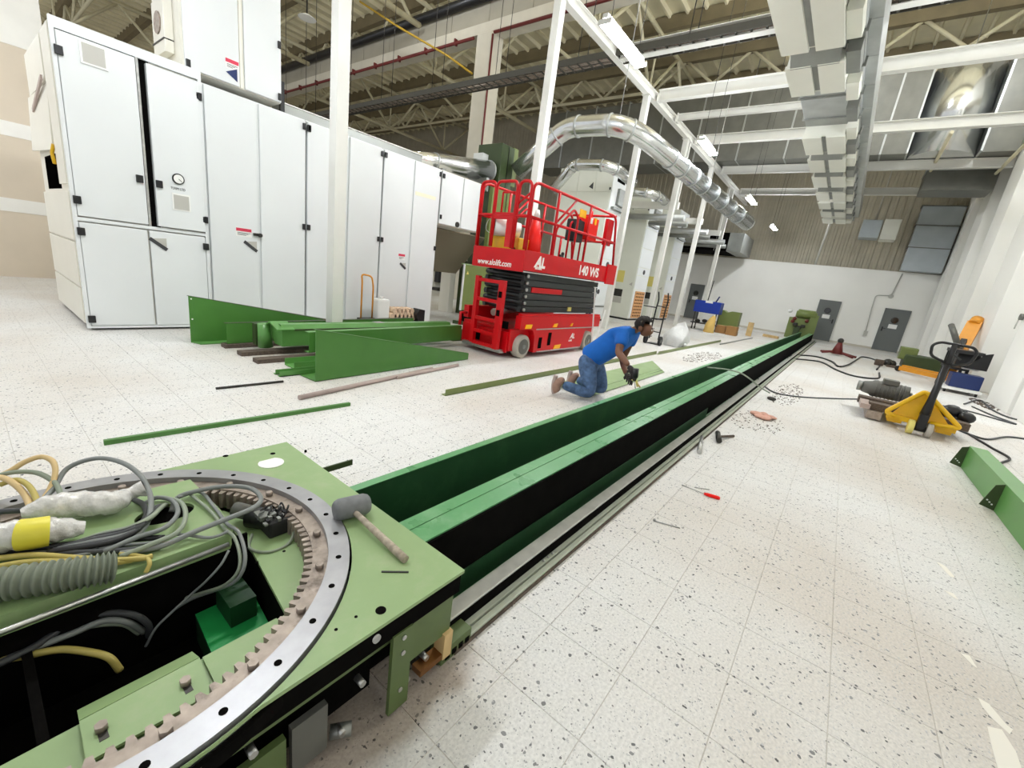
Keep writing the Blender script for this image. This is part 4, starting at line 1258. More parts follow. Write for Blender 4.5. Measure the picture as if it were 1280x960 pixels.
wbk = T('white_bucket', 'white bucket lying on its side on the yellow crate, black mouth outward', 'bucket', (5.85, 4.85, 1.98))
MB().tube([(5.60, 4.94, 2.13), (5.95, 4.66, 2.11)], [0.15, 0.12], 20).build('shell', M['plastic_white'], wbk)
MB().tube([(5.592, 4.947, 2.13), (5.602, 4.938, 2.13)], 0.135, 20).build('mouth', M['pit'], wbk)
MB().tube(spline([(5.62, 4.95, 2.28), (5.56, 5.04, 2.2), (5.55, 5.05, 2.05), (5.61, 4.93, 1.985)]), 0.006, 5).build('bail', M['steel'], wbk)
fe = T('extinguisher', 'small white cylinder standing on the lift platform beside the cone', 'cylinder', (6.45, 4.7, 1.53))
MB().tube([(6.45, 4.6, 1.53), (6.45, 4.6, 1.95), (6.45, 4.6, 2.0)], [0.06, 0.06, 0.03], 14).build('body', M['galv'], fe)
bs = T('black_tool', 'small black tool lying on the platform edge of the red lift', 'tool', (6.55, 4.25, 1.8))
MB().box(6.5, 4.135, 1.79, 6.62, 4.16, 1.83).build('handle', M['black'], bs)
MB().ball((6.6, 4.15, 1.85), 0.03).build('head', M['black'], bs)

# ------------------------------------------------------------------ the kneeling man
def skin_mesh(name, verts, edges, rad, material, parent, root=0, sub=2, label=None):
    me = bpy.data.meshes.new(name)
    off = root_of(parent).location if parent is not None else Vector()
    me.from_pydata([tuple(Vector(v) - off) for v in verts], edges, [])
    o = bpy.data.objects.new(name, me)
    COL.objects.link(o)
    md = o.modifiers.new('skin', 'SKIN')
    md.use_smooth_shade = True
    for i, sv in enumerate(me.skin_vertices[0].data):
        r = rad[i]
        sv.radius = (r, r) if not isinstance(r, tuple) else r
        sv.use_root = (i == root)
    s = o.modifiers.new('sub', 'SUBSURF'); s.levels = sub; s.render_levels = sub
    dg = bpy.context.evaluated_depsgraph_get()
    out = bpy.data.meshes.new_from_object(o.evaluated_get(dg))
    bpy.data.objects.remove(o)
    for p in out.polygons:
        p.use_smooth = True
    out.materials.clear(); out.materials.append(material)
    q = bpy.data.objects.new(name, out)
    COL.objects.link(q); q.parent = parent
    if label:
        q['label'] = label
    return q
man = T('person', 'man in blue T-shirt and jeans kneeling beside the green beam, working with a power tool', 'person', (4.9, 2.3, 0))
V = {
    'pel': ((4.90, 2.40, .50), .115), 'sp': ((4.92, 2.29, .63), .12), 'ch': ((4.93, 2.16, .77), .13), 'up': ((4.94, 2.04, .88), .11),
    'nk': ((4.945, 1.95, .955), .056), 'nk2': ((4.95, 1.895, .985), .054), 'sk': ((4.95, 1.825, 1.035), .096), 'fc': ((4.95, 1.785, .965), .072), 'cn': ((4.95, 1.785, .905), .040),
    'ns': ((4.95, 1.712, .970), .014), 'cr': ((4.95, 1.84, 1.08), .070),
    'rs': ((4.77, 2.0, .90), .062), 're': ((4.62, 1.945, .70), .047), 'rf': ((4.565, 1.85, .655), .043), 'rw': ((4.515, 1.75, .60), .030),
    'ls': ((5.11, 2.0, .90), .062), 'le': ((5.10, 2.08, .56), .047), 'lf': ((4.97, 1.99, .50), .042), 'lw': ((4.80, 1.87, .445), .030),
    'rh': ((4.80, 2.42, .45), .085), 'rk': ((4.74, 2.23, .085), .058), 'rm': ((4.66, 2.40, .11), .055), 'ra': ((4.565, 2.57, .15), .038),
    'lh': ((5.0, 2.42, .45), .085), 'lk': ((5.09, 2.23, .085), .058), 'lm': ((5.04, 2.42, .115), .055), 'la': ((4.99, 2.61, .16), .038),
}
names = list(V)
E_ = [('pel', 'sp'), ('sp', 'ch'), ('ch', 'up'), ('up', 'nk'), ('nk', 'nk2'), ('nk2', 'sk'), ('sk', 'fc'), ('fc', 'cn'), ('fc', 'ns'), ('sk', 'cr'), ('up', 'rs'), ('rs', 're'), ('re', 'rf'), ('rf', 'rw'),
      ('up', 'ls'), ('ls', 'le'), ('le', 'lf'), ('lf', 'lw'), ('pel', 'rh'), ('rh', 'rk'), ('rk', 'rm'), ('rm', 'ra'), ('pel', 'lh'), ('lh', 'lk'), ('lk', 'lm'), ('lm', 'la')]
skin_mesh('body', [V[n][0] for n in names], [(names.index(a), names.index(b)) for a, b in E_], [V[n][1] for n in names], M['skin'], man)
def sub_skin(name, items, edges, material, label=None):
    ks = list(items)
    return skin_mesh(name, [items[k][0] for k in ks], [(ks.index(a), ks.index(b)) for a, b in edges], [items[k][1] for k in ks], material, man, 0, 2, label)
shirt = sub_skin('shirt', {'hem': ((4.905, 2.47, .475), .158), 'pel': ((4.91, 2.40, .545), .172), 'sp': ((4.92, 2.28, .64), .175), 'ch': ((4.93, 2.15, .78), .178), 'up': ((4.94, 2.035, .885), .145), 'nk': ((4.945, 1.965, .945), .075),
                   'rs': ((4.77, 2.0, .895), .096), 'r2': ((4.70, 1.97, .80), .083), 'r3': ((4.675, 1.962, .765), .080), 'ls': ((5.11, 2.0, .895), .096), 'l2': ((5.11, 2.03, .78), .083), 'l3': ((5.11, 2.04, .74), .08)},
         [('hem', 'pel'), ('pel', 'sp'), ('sp', 'ch'), ('ch', 'up'), ('up', 'nk'), ('up', 'rs'), ('rs', 'r2'), ('r2', 'r3'), ('up', 'ls'), ('ls', 'l2'), ('l2', 'l3')], M['shirt'])
sub_skin('jeans', {'pel': ((4.90, 2.42, .47), .165), 'wst': ((4.905, 2.37, .56), .16), 'rh': ((4.79, 2.40, .42), .128), 'rt': ((4.76, 2.31, .24), .108), 'rk': ((4.735, 2.235, .092), .082), 'rm': ((4.66, 2.40, .115), .073), 'ra': ((4.56, 2.575, .155), .062),
                   'lh': ((5.01, 2.40, .42), .128), 'lt': ((5.06, 2.31, .24), .108), 'lk': ((5.09, 2.235, .092), .082), 'lm': ((5.04, 2.42, .12), .073), 'la': ((4.99, 2.615, .165), .062)},
         [('pel', 'wst'), ('pel', 'rh'), ('rh', 'rt'), ('rt', 'rk'), ('rk', 'rm'), ('rm', 'ra'), ('pel', 'lh'), ('lh', 'lt'), ('lt', 'lk'), ('lk', 'lm'), ('lm', 'la')], M['jeans'])
for (cx, cy) in ((4.54, 2.592), (4.985, 2.632)):
    sh_ = skin_mesh('shoe', [(cx + 0.03, cy - 0.035, .165), (cx + .005, cy + 0.02, .20), (cx, cy + 0.045, .235), (cx - 0.01, cy + 0.05, .15), (cx - 0.015, cy + 0.04, .075), (cx - 0.01, cy + 0.005, .045)], [(0, 1), (1, 2), (1, 3), (3, 4), (4, 5)], [.06, .062, .056, .064, .062, .05], M['shoe'], man)
    MB().tube(spline([(cx - .005, cy + .078, .25), (cx - .015, cy + .084, .16), (cx - .02, cy + .076, .08), (cx - .015, cy + .06, .015)], 4), [.03] * 12 + [.026], 8).build('sole', M['rodpink'], sh_)
# hair: cap over the skull, cut away at the face
bm = bmesh.new()
bmesh.ops.create_uvsphere(bm, u_segments=20, v_segments=14, radius=1.0)
for v in list(bm.verts):
    v.co = Vector((v.co.x * (0.100 + random.uniform(-.003, .003)), v.co.y * (0.112 + random.uniform(-.003, .003)), v.co.z * (0.103 + random.uniform(-.003, .003))))
cut = [v for v in bm.verts if (v.co.y < -0.055 and v.co.z < 0.035) or (v.co.z < -0.03 and v.co.y < 0.01) or v.co.z < -0.085]
bmesh.ops.delete(bm, geom=cut, context='VERTS')
me = bpy.data.meshes.new('hair'); bm.to_mesh(me); bm.free()
for v in me.vertices:
    v.co = v.co + Vector((4.95, 1.838, 1.045)) - man.location
for p in me.polygons:
    p.use_smooth = True
me.materials.append(M['hair'])
ho = bpy.data.objects.new('hair', me); COL.objects.link(ho); ho.parent = man
sm = ho.modifiers.new('solid', 'SOLIDIFY'); sm.thickness = 0.008
for sx in (-1, 1):
    ey = MB().ball((4.95 + sx * 0.031, 1.722, 0.995), 0.011, n=8, m=6).build('eye', M['eyewhite'], man)
    MB().ball((4.95 + sx * 0.031, 1.713, 0.994), 0.005, n=8, m=6).build('pupil', M['pit'], ey)
    MB().bar((4.95 + sx * 0.016, 1.716, 1.016), (4.95 + sx * 0.05, 1.724, 1.014), 0.008, 0.008).build('eyebrow', M['hair'], man)
    MB().ball((4.95 + sx * 0.098, 1.835, 0.995), 0.014, 0.026, 0.034, 10, 8).build('ear', M['skin'], man)
MB().bar((4.925, 1.727, 0.927), (4.975, 1.727, 0.927), 0.008, 0.009).build('mouth', mat('lips', (92, 48, 42), 0.5), man)
# gloved hands, five separate bent fingers each
def hand(nm, w, palm, d, side, up_, curl, label):
    w, palm, d, side, up_ = (Vector(a) for a in (w, palm, d, side, up_))
    d.normalize(); side.normalize(); up_.normalize()
    vs, es, rs = [w, w.lerp(palm, .5), palm, palm + d * 0.03], [(0, 1), (1, 2), (2, 3)], [.032, .034, .036, .03]
    for k, (o, ln) in enumerate(((-1.5, .9), (-.5, 1.05), (.5, 1.0), (1.5, .78))):
        b = palm + d * 0.04 + side * (o * 0.021)
        p1 = b + d * (0.034 * ln) - up_ * (0.008 + curl * 0.01)
        p2 = p1 + (d * (1 - curl) - up_ * curl).normalized() * 0.028 * ln
        p3 = p2 + (d * (0.3 - curl) - up_ * curl).normalized() * 0.022 * ln
        i = len(vs)
        vs += [b, p1, p2, p3]
        es += [(2, i), (i, i + 1), (i + 1, i + 2), (i + 2, i + 3)]
        rs += [.0115, .0105, .0098, .0085]
    i = len(vs)
    t0 = palm - d * 0.01 + side * 0.034 - up_ * 0.008
    vs += [t0, t0 + side * 0.018 + d * 0.022 - up_ * 0.014, t0 + side * 0.012 + d * 0.045 - up_ * 0.03]
    es += [(2, i), (i, i + 1), (i + 1, i + 2)]
    rs += [.014, .0115, .0095]
    return skin_mesh(nm, vs, es, rs, M['glove'], man, 0, 1, label)
hand('hand', (4.515, 1.75, .60), (4.487, 1.69, .56), (-0.3, -0.6, -0.75), (1, -0.2, 0), (-0.2, -0.75, 0.6), 0.75, 'right hand in a dark glove')
hand('hand', (4.80, 1.87, .445), (4.73, 1.81, .425), (-0.75, -0.6, -0.1), (-0.4, 0.8, 0.3), (0, 0, 1), 0.7, 'left hand in a dark glove')
dr = T('power_drill', 'black cordless drill held upright on the green beam by the kneeling man', 'drill', (4.47, 1.62, 0.38))
MB().tube([(4.468, 1.645, .60), (4.466, 1.638, .50)], [.034, .037], 14).build('motor_housing', M['black'], dr)
MB().tube([(4.466, 1.638, .50), (4.464, 1.630, .46)], [.03, .016], 14).build('chuck', M['darksteel'], dr)
MB().tube([(4.464, 1.630, .46), (4.460, 1.60, .383)], .006, 8).build('drill_bit', M['steel'], dr)
MB().bar((4.468, 1.66, .56), (4.50, 1.74, .54), .035, .03).build('grip', M['black'], dr)
yt = T('yellow_clamp', 'small pale yellow clamp on the green beam under the man\'s left hand', 'clamp', (4.62, 1.66, .39))
MB().tube(fillet([(4.58, 1.62, .384), (4.60, 1.66, .44), (4.66, 1.73, .43)], 0.02), .014, 8).build('jaw', M['label_yellow'], yt)
MB().tube([(4.56, 1.585, .388), (4.60, 1.66, .43)], .008, 6).build('handle', M['wood'], yt)
# ------------------------------------------------------------------ foreground turntable machine
TM = T('turntable_base', 'pale green machine base with a large toothed steel turning ring, in the foreground', 'machine', (0.13, 1.49, 0))
CC = (0.135, 1.491)
X0p, X1p, Y0p, Y1p, ZP = -0.95, 0.972, 0.81, 2.14, 0.42
n = 128
m = MB()
vt = []
for k in range(n):
    a = 2 * PI * k / n
    ca, sa = math.cos(a), math.sin(a)
    tx = (X1p - CC[0]) / ca if ca > 1e-6 else ((X0p - CC[0]) / ca if ca < -1e-6 else 1e9)
    ty = (Y1p - CC[1]) / sa if sa > 1e-6 else ((Y0p - CC[1]) / sa if sa < -1e-6 else 1e9)
    R1 = min(tx, ty)
    R0 = 0.6985
    R1 = max(R1, R0 + 0.001)
    vt.append((R0, R1, ca, sa))
# exact corners: move the nearest outer vertex of each corner onto it
outer = [[CC[0] + R1 * ca, CC[1] + R1 * sa] for (R0, R1, ca, sa) in vt]
for (cx, cy) in ((X0p, Y0p), (X1p, Y0p), (X0p, Y1p), (X1p, Y1p)):
    k = min(range(n), key=lambda i: (outer[i][0] - cx) ** 2 + (outer[i][1] - cy) ** 2)
    outer[k] = [cx, cy]
vs = []
for k, (R0, R1, ca, sa) in enumerate(vt):
    xi, yi = CC[0] + R0 * ca, CC[1] + R0 * sa
    vs += [(xi, yi, ZP), (outer[k][0], outer[k][1], ZP), (outer[k][0], outer[k][1], ZP - 0.012), (xi, yi, ZP - 0.012)]
fs = []
for k in range(n):
    j = (k + 1) % n
    for q in range(4):
        fs.append((4 * k + q, 4 * k + (q + 1) % 4, 4 * j + (q + 1) % 4, 4 * j + q))
m.add(vs, fs)
top = m.build('top_plate', M['plate'], TM)
for (px, py, r) in ((500, 763, 0), (340, 571, 0), (476, 763, .016), (445, 771, .005), (420, 787, .005), (282, 570, .012), (341, 567, .012), (382, 563, .006)):
    if r:
        p = pz(px, py, ZP)
        MB().tube([(p.x, p.y, ZP - 0.01), (p.x, p.y, ZP + 0.0008)], r, 16).build('bolt_hole', M['pit'], top)
# skirts, legs, rails of the base
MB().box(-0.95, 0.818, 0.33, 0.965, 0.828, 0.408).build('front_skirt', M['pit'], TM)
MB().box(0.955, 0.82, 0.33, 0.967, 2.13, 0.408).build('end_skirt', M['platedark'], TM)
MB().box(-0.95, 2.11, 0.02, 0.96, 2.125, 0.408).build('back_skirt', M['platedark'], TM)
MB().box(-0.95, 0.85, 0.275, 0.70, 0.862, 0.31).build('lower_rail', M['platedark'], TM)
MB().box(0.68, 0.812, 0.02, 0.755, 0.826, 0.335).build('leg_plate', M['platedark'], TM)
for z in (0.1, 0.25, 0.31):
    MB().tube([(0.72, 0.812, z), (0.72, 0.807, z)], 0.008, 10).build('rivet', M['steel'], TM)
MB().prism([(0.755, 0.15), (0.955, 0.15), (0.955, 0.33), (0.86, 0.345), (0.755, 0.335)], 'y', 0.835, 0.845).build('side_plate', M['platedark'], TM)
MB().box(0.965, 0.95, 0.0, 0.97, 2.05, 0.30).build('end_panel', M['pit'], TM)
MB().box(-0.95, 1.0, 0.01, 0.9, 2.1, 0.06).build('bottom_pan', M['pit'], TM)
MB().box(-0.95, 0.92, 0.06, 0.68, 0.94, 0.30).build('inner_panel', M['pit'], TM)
MB().box(0.40, 0.86, 0.03, 0.50, 0.88, 0.20).build('white_cover', M['hub'], TM)
MB().box(0.10, 0.85, 0.02, 0.38, 0.87, 0.2).build('lower_cover', M['platedark'], TM)
for (x, z) in ((0.54, 0.06), (0.60, 0.2), (0.3, 0.24), (0.16, 0.12), (0.78, 0.06), (0.81, 0.16), (0.86, 0.09)):
    MB().tube([(x, 0.875, z), (x, 0.84, z)], 0.011, 8).build('bolt', M['steel'], TM)
MB().tube([(0.62, 0.845, 0.375), (0.62, 0.812, 0.375)], 0.013, 12).build('pin', M['steel'], TM)
MB().box(0.82, 0.825, 0.05, 0.92, 0.87, 0.075).build('copper_block', M['copper'], TM)
MB().box(0.92, 0.82, 0.05, 0.96, 0.87, 0.16).build('bronze_clip', M['wood'], TM)
MB().tube([(0.52, 0.88, 0.05), (0.57, 0.845, 0.05)], 0.02, 10).build('roller', M['galvdull'], TM)
for x in (-0.5, 0.2, 0.9):
    MB().box(x - 0.04, 0.9, 0, x + 0.04, 0.98, 0.06).box(x - 0.04, 2.0, 0, x + 0.04, 2.08, 0.06).build('foot', M['darksteel'], TM)

# turning ring: bright flange, stepped greasy ring, inward teeth
rg = MB().ring(CC, 0.622, 0.691, ZP - 0.03, ZP + 0.010, 128).build('turning_ring', M['ringsteel'], TM)
MB().ring(CC, 0.6985, 0.71, ZP - 0.06, ZP - 0.02, 96).build('ring_seat', M['pit'], TM)
for k in range(30):
    a = 2 * PI * (k + 0.3) / 30
    x, y = CC[0] + 0.655 * math.cos(a), CC[1] + 0.655 * math.sin(a)
    MB().tube([(x, y, ZP), (x, y, ZP + 0.0108)], 0.0095, 12).build('ring_hole', M['pit'], rg)
gr = MB().ring(CC, 0.572, 0.622, ZP - 0.09, ZP - 0.012, 128).build('gear_ring', M['greasy'], TM)
NT = 112
m = MB()
for k in range(NT):
    a = 2 * PI * k / NT
    h = PI / NT
    pts = []
    for (r, da) in ((0.573, -h * 0.75), (0.573, h * 0.75), (0.546, h * 0.38), (0.546, -h * 0.38)):
        pts.append((CC[0] + r * math.cos(a + da), CC[1] + r * math.sin(a + da)))
    m.prism(pts, 'z', ZP - 0.088, ZP - 0.018)
m.build('gear_teeth', M['greasy'], gr)
for k in range(20):
    a = 2 * PI * (k + 0.1) / 20
    x, y = CC[0] + 0.597 * math.cos(a), CC[1] + 0.597 * math.sin(a)
    m = MB()
    m.tube([(x, y, ZP - 0.012), (x, y, ZP + 0.006)], 0.013, 6)
    m.build('ring_bolt', M['greasy'], gr)
# inner floor of the ring with the pit between y 1.12 and 1.45
ZF = 0.335
def disc_part(f, name, z0, z1, mt):
    pts = []
    R = 0.566
    for k in range(240):
        a = 2 * PI * k / 240
        x, y = CC[0] + R * math.cos(a), CC[1] + R * math.sin(a)
        if f(x, y):
            pts.append((x, y))
    return pts
near = [(x, y) for (x, y) in disc_part(lambda x, y: y < 1.115, '', 0, 0, None)]
MB().prism(near, 'z', ZF - 0.012, ZF).build('ring_floor', M['plate'], TM)
right = sorted(disc_part(lambda x, y: x > 0.50 and y >= 1.113, '', 0, 0, None), key=lambda p: math.atan2(p[1] - CC[1], p[0] - CC[0]))
MB().prism([(0.50, 1.113)] + right + [(0.535, right[-1][1]), (0.545, 1.477)], 'z', ZF - 0.012, ZF).build('ring_floor', M['plate'], TM)
for (px, py) in ((355, 689), (321, 703)):
    p = pz(px, py, ZF)
    MB().tube([(p.x, p.y, ZF - 0.005), (p.x, p.y, ZF + 0.0008)], 0.006, 10).build('floor_hole', M['pit'], TM)
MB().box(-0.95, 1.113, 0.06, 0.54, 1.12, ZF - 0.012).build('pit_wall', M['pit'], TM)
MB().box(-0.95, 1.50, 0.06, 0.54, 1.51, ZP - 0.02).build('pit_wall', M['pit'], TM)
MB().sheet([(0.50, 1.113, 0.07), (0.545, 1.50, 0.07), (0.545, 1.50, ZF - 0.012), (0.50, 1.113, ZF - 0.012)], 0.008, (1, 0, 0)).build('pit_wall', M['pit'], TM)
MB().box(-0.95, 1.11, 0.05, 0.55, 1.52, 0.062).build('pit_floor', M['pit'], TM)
TZ = 0.17
tq = [pz(262, 800, TZ), pz(290, 822, TZ), pz(368, 775, TZ), pz(318, 722, TZ), pz(262, 752, TZ)]
for q in tq:
    q.y = min(max(q.y, 1.122), 1.498); q.x = min(q.x, 0.505)
bxg = MB().sheet([(0.335, 1.122, TZ), (0.497, 1.122, TZ), (0.535, 1.47, TZ), (0.36, 1.47, TZ)], 0.008, (0, 0, 1)).build('green_tray', mat('bright_green_paint', (40, 160, 84), 0.3, var=0.12, vscale=8), TM)
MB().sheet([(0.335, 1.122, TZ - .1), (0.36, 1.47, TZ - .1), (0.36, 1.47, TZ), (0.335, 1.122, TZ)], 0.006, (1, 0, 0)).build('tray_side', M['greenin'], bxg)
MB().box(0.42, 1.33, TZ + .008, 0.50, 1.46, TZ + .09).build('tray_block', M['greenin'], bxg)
MB().box(-0.02, 1.125, 0.06, 0.0, 1.5, 0.3).build('pit_bracket', M['pit'], TM)
# raised cover plate with two slotted bolts
cv = MB()
cv.sheet([(0.04, 0.985, ZF + 0.012), (0.262, 0.975, ZF + 0.012), (0.272, 1.10, ZF + 0.012), (0.045, 1.10, ZF + 0.012)], 0.008, (0, 0, 1))
cv.sheet([(0.045, 1.10, ZF + 0.012), (0.272, 1.10, ZF + 0.012), (0.275, 1.175, ZF - 0.03), (0.048, 1.175, ZF - 0.03)], 0.008, (0, 0.4, 1))
cvo = cv.build('cover_plate', M['plate'], TM)
for (px, py) in ((127, 912), (232, 855)):
    p = pz(px, py, ZF + 0.02)
    MB().box(p.x - 0.008, p.y - 0.03, ZF + 0.0195, p.x + 0.008, p.y + 0.012, ZF + 0.0212).build('bolt_slot', M['darksteel'], cvo)
    MB().tube([(p.x, p.y, ZF + 0.02), (p.x, p.y, ZF + 0.036)], 0.012, 6).build('bolt', M['greasy'], cvo)
MB().sheet([(0.275, 0.96, ZF + 0.004), (0.46, 1.02, ZF + 0.004), (0.47, 1.108, ZF + 0.004), (0.28, 1.108, ZF + 0.004)], 0.005, (0, 0, 1)).build('side_plate', M['plate'], TM)
# arm across the ring with an oval cable hole and a steel rod below it
ZA = 0.44
m = MB()
hc_, hr = (0.36, 1.735), (0.085, 0.062)
ob = [(-0.95, 1.46), (0.475, 1.475), (0.50, 1.52), (0.505, 1.66), (0.495, 1.95), (0.40, 1.955), (-0.95, 1.93)]
def ray_rect(a):
    ca, sa = math.cos(a), math.sin(a)
    best = 9
    for i in range(len(ob)):
        (xa, ya), (xb, yb) = ob[i], ob[(i + 1) % len(ob)]
        ex, ey = xb - xa, yb - ya
        den = ca * ey - sa * ex
        if abs(den) < 1e-9:
            continue
        t = ((xa - hc_[0]) * ey - (ya - hc_[1]) * ex) / den
        u = ((xa - hc_[0]) * sa - (ya - hc_[1]) * ca) / den
        if t > 0 and -1e-6 <= u <= 1 + 1e-6:
            best = min(best, t)
    return best
angs = sorted([2 * PI * k / 48 for k in range(48)] + [math.atan2(y - hc_[1], x - hc_[0]) % (2 * PI) for (x, y) in ob])
vs, fs = [], []
for a in angs:
    t = ray_rect(a)
    xi, yi = hc_[0] + hr[0] * math.cos(a), hc_[1] + hr[1] * math.sin(a)
    xo, yo = hc_[0] + t * math.cos(a), hc_[1] + t * math.sin(a)
    vs += [(xi, yi, ZA), (xo, yo, ZA), (xo, yo, ZA - 0.06), (xi, yi, ZA - 0.06)]
k_ = len(angs)
for k in range(k_):
    j = (k + 1) % k_
    for q in range(4):
        fs.append((4 * k + q, 4 * k + (q + 1) % 4, 4 * j + (q + 1) % 4, 4 * j + q))
m.add(vs, fs)
arm = m.build('cross_arm', M['plate'], TM)
MB().prism([(hc_[0] + hr[0] * 0.99 * math.cos(2 * PI * k / 32), hc_[1] + hr[1] * 0.99 * math.sin(2 * PI * k / 32)) for k in range(32)], 'z', ZA - 0.07, ZA - 0.012).build('cable_hole', M['pit'], arm)
MB().tube([(0.315, 1.575, ZA), (0.315, 1.575, ZA + 0.004)], 0.016, 14).build('white_plug', M['plastic_white'], arm)
MB().tube([(-0.9, 1.40, 0.425), (0.46, 1.44, 0.425)], 0.008, 8).build('steel_rod', M['steel'], TM)
# small motor with wiring in the ring
mo = MB()
mo.tube([(0.60, 1.64, 0.375), (0.66, 1.56, 0.375)], 0.042, 16)
mob = mo.build('drive_motor', M['black'], TM)
MB().box(0.615, 1.50, 0.335, 0.70, 1.60, 0.40).build('gear_housing', M['rubber'], mob, bevel=0.01)
MB().box(0.60, 1.54, 0.40, 0.66, 1.60, 0.415).build('terminal_block', M['galvdull'], mob)
MB().tube([(0.57, 1.70, 0.39), (0.61, 1.64, 0.385)], 0.03, 14).build('motor_cap', M['hub'], mob)
for k in range(9):
    a = Vector((0.60 + 0.012 * k, 1.56 + 0.02 * math.sin(k * 2.1), 0.40))
    b = Vector((0.66 + 0.012 * math.cos(k), 1.66 - 0.018 * k, 0.37))
    MB().tube(spline([a, a + Vector((0.01, 0.0, 0.03)), a.lerp(b, .6) + Vector((0.02, 0, 0.02 * (k % 3))), b]), 0.0035, 5).build('wire', M['black_cable'] if k % 3 else M['grey_cable'], mob)
for k in range(8):
    MB().box(0.60 + 0.012 * k, 1.50 + 0.011 * (k % 4), 0.40, 0.612 + 0.012 * k, 1.52 + 0.011 * (k % 4), 0.407 + 0.006 * (k % 3)).build('wiring_block', M['rubber'] if k % 2 else M['galvdull'], mob)
MB().tube(spline([pz(315, 668, .34), pz(312, 685, .34), pz(335, 690, .34), pz(360, 680, .34), pz(368, 660, .37), pz(360, 650, .38)]), 0.0055, 7).build('motor_cable', M['greygreen_cable'], TM)

# ------------------------------------------------------------------ cables, hoses and wrapped parts on the base
def cable(name, lab, pts, r, mt, cat='cable', n=8, seg=7):
    P = spline([pz(*q) for q in pts], seg)
    o = MB().tube(P, r, n).build(name, mt)
    return tag(o, lab, cat)
cable('cable', 'dark grey cable standing up in a high loop at the back of the green arm', [(40, 640, .455), (66, 612, .48), (85, 585, .52), (120, 573, .55), (152, 578, .55), (176, 595, .53), (188, 620, .50), (186, 648, .47), (172, 668, .458), (140, 682, .455), (60, 690, .452)], .0085, M['grey_cable'])
cable('cable', 'cream cable rising in a pointed loop at the left edge', [(-20, 602, .49), (10, 590, .52), (32, 577, .55), (52, 571, .56), (66, 577, .55), (69, 592, .52), (62, 612, .48), (50, 630, .456)], .009, M['cream_cable'])
cable('cable', 'grey-green cable curving beside the cream loop', [(-20, 600, .49), (12, 591, .52), (40, 590, .52), (58, 596, .51), (72, 608, .49), (78, 630, .462)], .0085, M['greygreen_cable'])
cable('cable', 'short cream cable dropping from the left edge', [(-20, 596, .50), (2, 597, .51), (18, 605, .50), (32, 620, .47), (40, 640, .455)], .010, M['cream_cable'])
cable('cable', 'pale cream cable hooping low behind the wrapped part', [(0, 606, .49), (18, 600, .50), (32, 604, .50), (42, 616, .48), (48, 632, .46)], .009, M['yellow_cable'])
cable('cable', 'long grey cable sweeping out over the gear teeth and back', [(150, 692, .455), (200, 683, .458), (240, 666, .47), (285, 648, .48), (318, 634, .485), (326, 622, .485), (312, 610, .485), (280, 608, .48), (245, 614, .47), (222, 622, .455), (214, 640, .43)], .0088, M['grey_cable'])
cable('cable', 'grey cable running over the arm corner down into the pit', [(222, 622, .46), (250, 615, .452), (268, 634, .452), (284, 655, .452), (298, 665, .445), (306, 690, .42), (304, 712, .38), (292, 728, .33), (268, 738, .28), (240, 748, .24), (212, 765, .2), (192, 780, .18)], .0062, M['grey_cable'])
cable('cable', 'second grey cable beside it, dropping into the pit', [(238, 618, .455), (264, 640, .452), (280, 660, .452), (293, 672, .44), (300, 695, .41), (297, 715, .37), (280, 732, .31), (250, 742, .26), (222, 752, .22), (196, 775, .19)], .0058, M['greygreen_cable'])
cable('cable', 'grey cable looping round the oval hole', [(130, 690, .458), (170, 672, .47), (205, 660, .475), (222, 642, .47), (216, 626, .46), (196, 622, .455), (180, 630, .44)], .008, M['grey_cable'])
cable('cable', 'pale grey-green cable looping wide of the oval hole', [(150, 696, .458), (190, 680, .47), (222, 665, .475), (232, 645, .475), (226, 628, .465), (205, 622, .452)], .0078, M['greygreen_cable'])
cable('cable', 'dark cable dipping into the right side of the oval hole', [(120, 684, .458), (160, 668, .465), (182, 650, .46), (180, 632, .45), (166, 624, .44)], .0095, M['dark_cable'])
cable('cable', 'black cable lying straight along the arm', [(-20, 694, .452), (40, 686, .455), (100, 679, .455), (160, 674, .456), (205, 672, .454)], .0095, M['black_cable'])
cable('cable', 'dark grey cable lying beside the black one', [(-20, 700, .452), (50, 692, .453), (110, 690, .453), (165, 687, .453), (200, 682, .453)], .009, M['dark_cable'])
cable('cable', 'grey cable passing under the black one', [(60, 700, .451), (110, 692, .452), (150, 682, .458), (190, 678, .458), (220, 668, .456), (262, 672, .451), (286, 664, .451)], .005, M['grey_cable'])
cable('cable', 'yellowish cable along the front of the cable bundle', [(-20, 700, .462), (40, 694, .462), (90, 697, .46), (140, 700, .458), (178, 698, .455), (190, 695, .452)], .0085, M['yellow_cable'])
cable('cable', 'second yellowish cable, lower, along the ribbed hose', [(-20, 712, .462), (30, 703, .464), (80, 702, .462), (125, 706, .456), (165, 700, .452)], .0085, M['yellow_cable'])
cable('cable', 'yellow cable end bending over the arm edge', [(150, 692, .458), (180, 696, .456), (187, 704, .45), (182, 716, .43)], .006, M['yellow_cable'])
cable('cable', 'dark grey cable deep in the pit, uppermost', [(-20, 838, .30), (40, 810, .30), (90, 778, .30), (130, 767, .30), (165, 768, .29), (185, 780, .24), (186, 795, .18)], .0095, M['dark_cable'])
cable('cable', 'grey cable in the pit, in the middle', [(-20, 836, .28), (30, 815, .29), (90, 792, .29), (130, 776, .29), (160, 778, .27), (180, 790, .2)], .009, M['grey_cable'])
cable('cable', 'thin grey cable in the pit below the middle one', [(-20, 832, .27), (40, 812, .28), (100, 786, .28), (150, 780, .26), (174, 792, .2)], .007, M['greygreen_cable'])
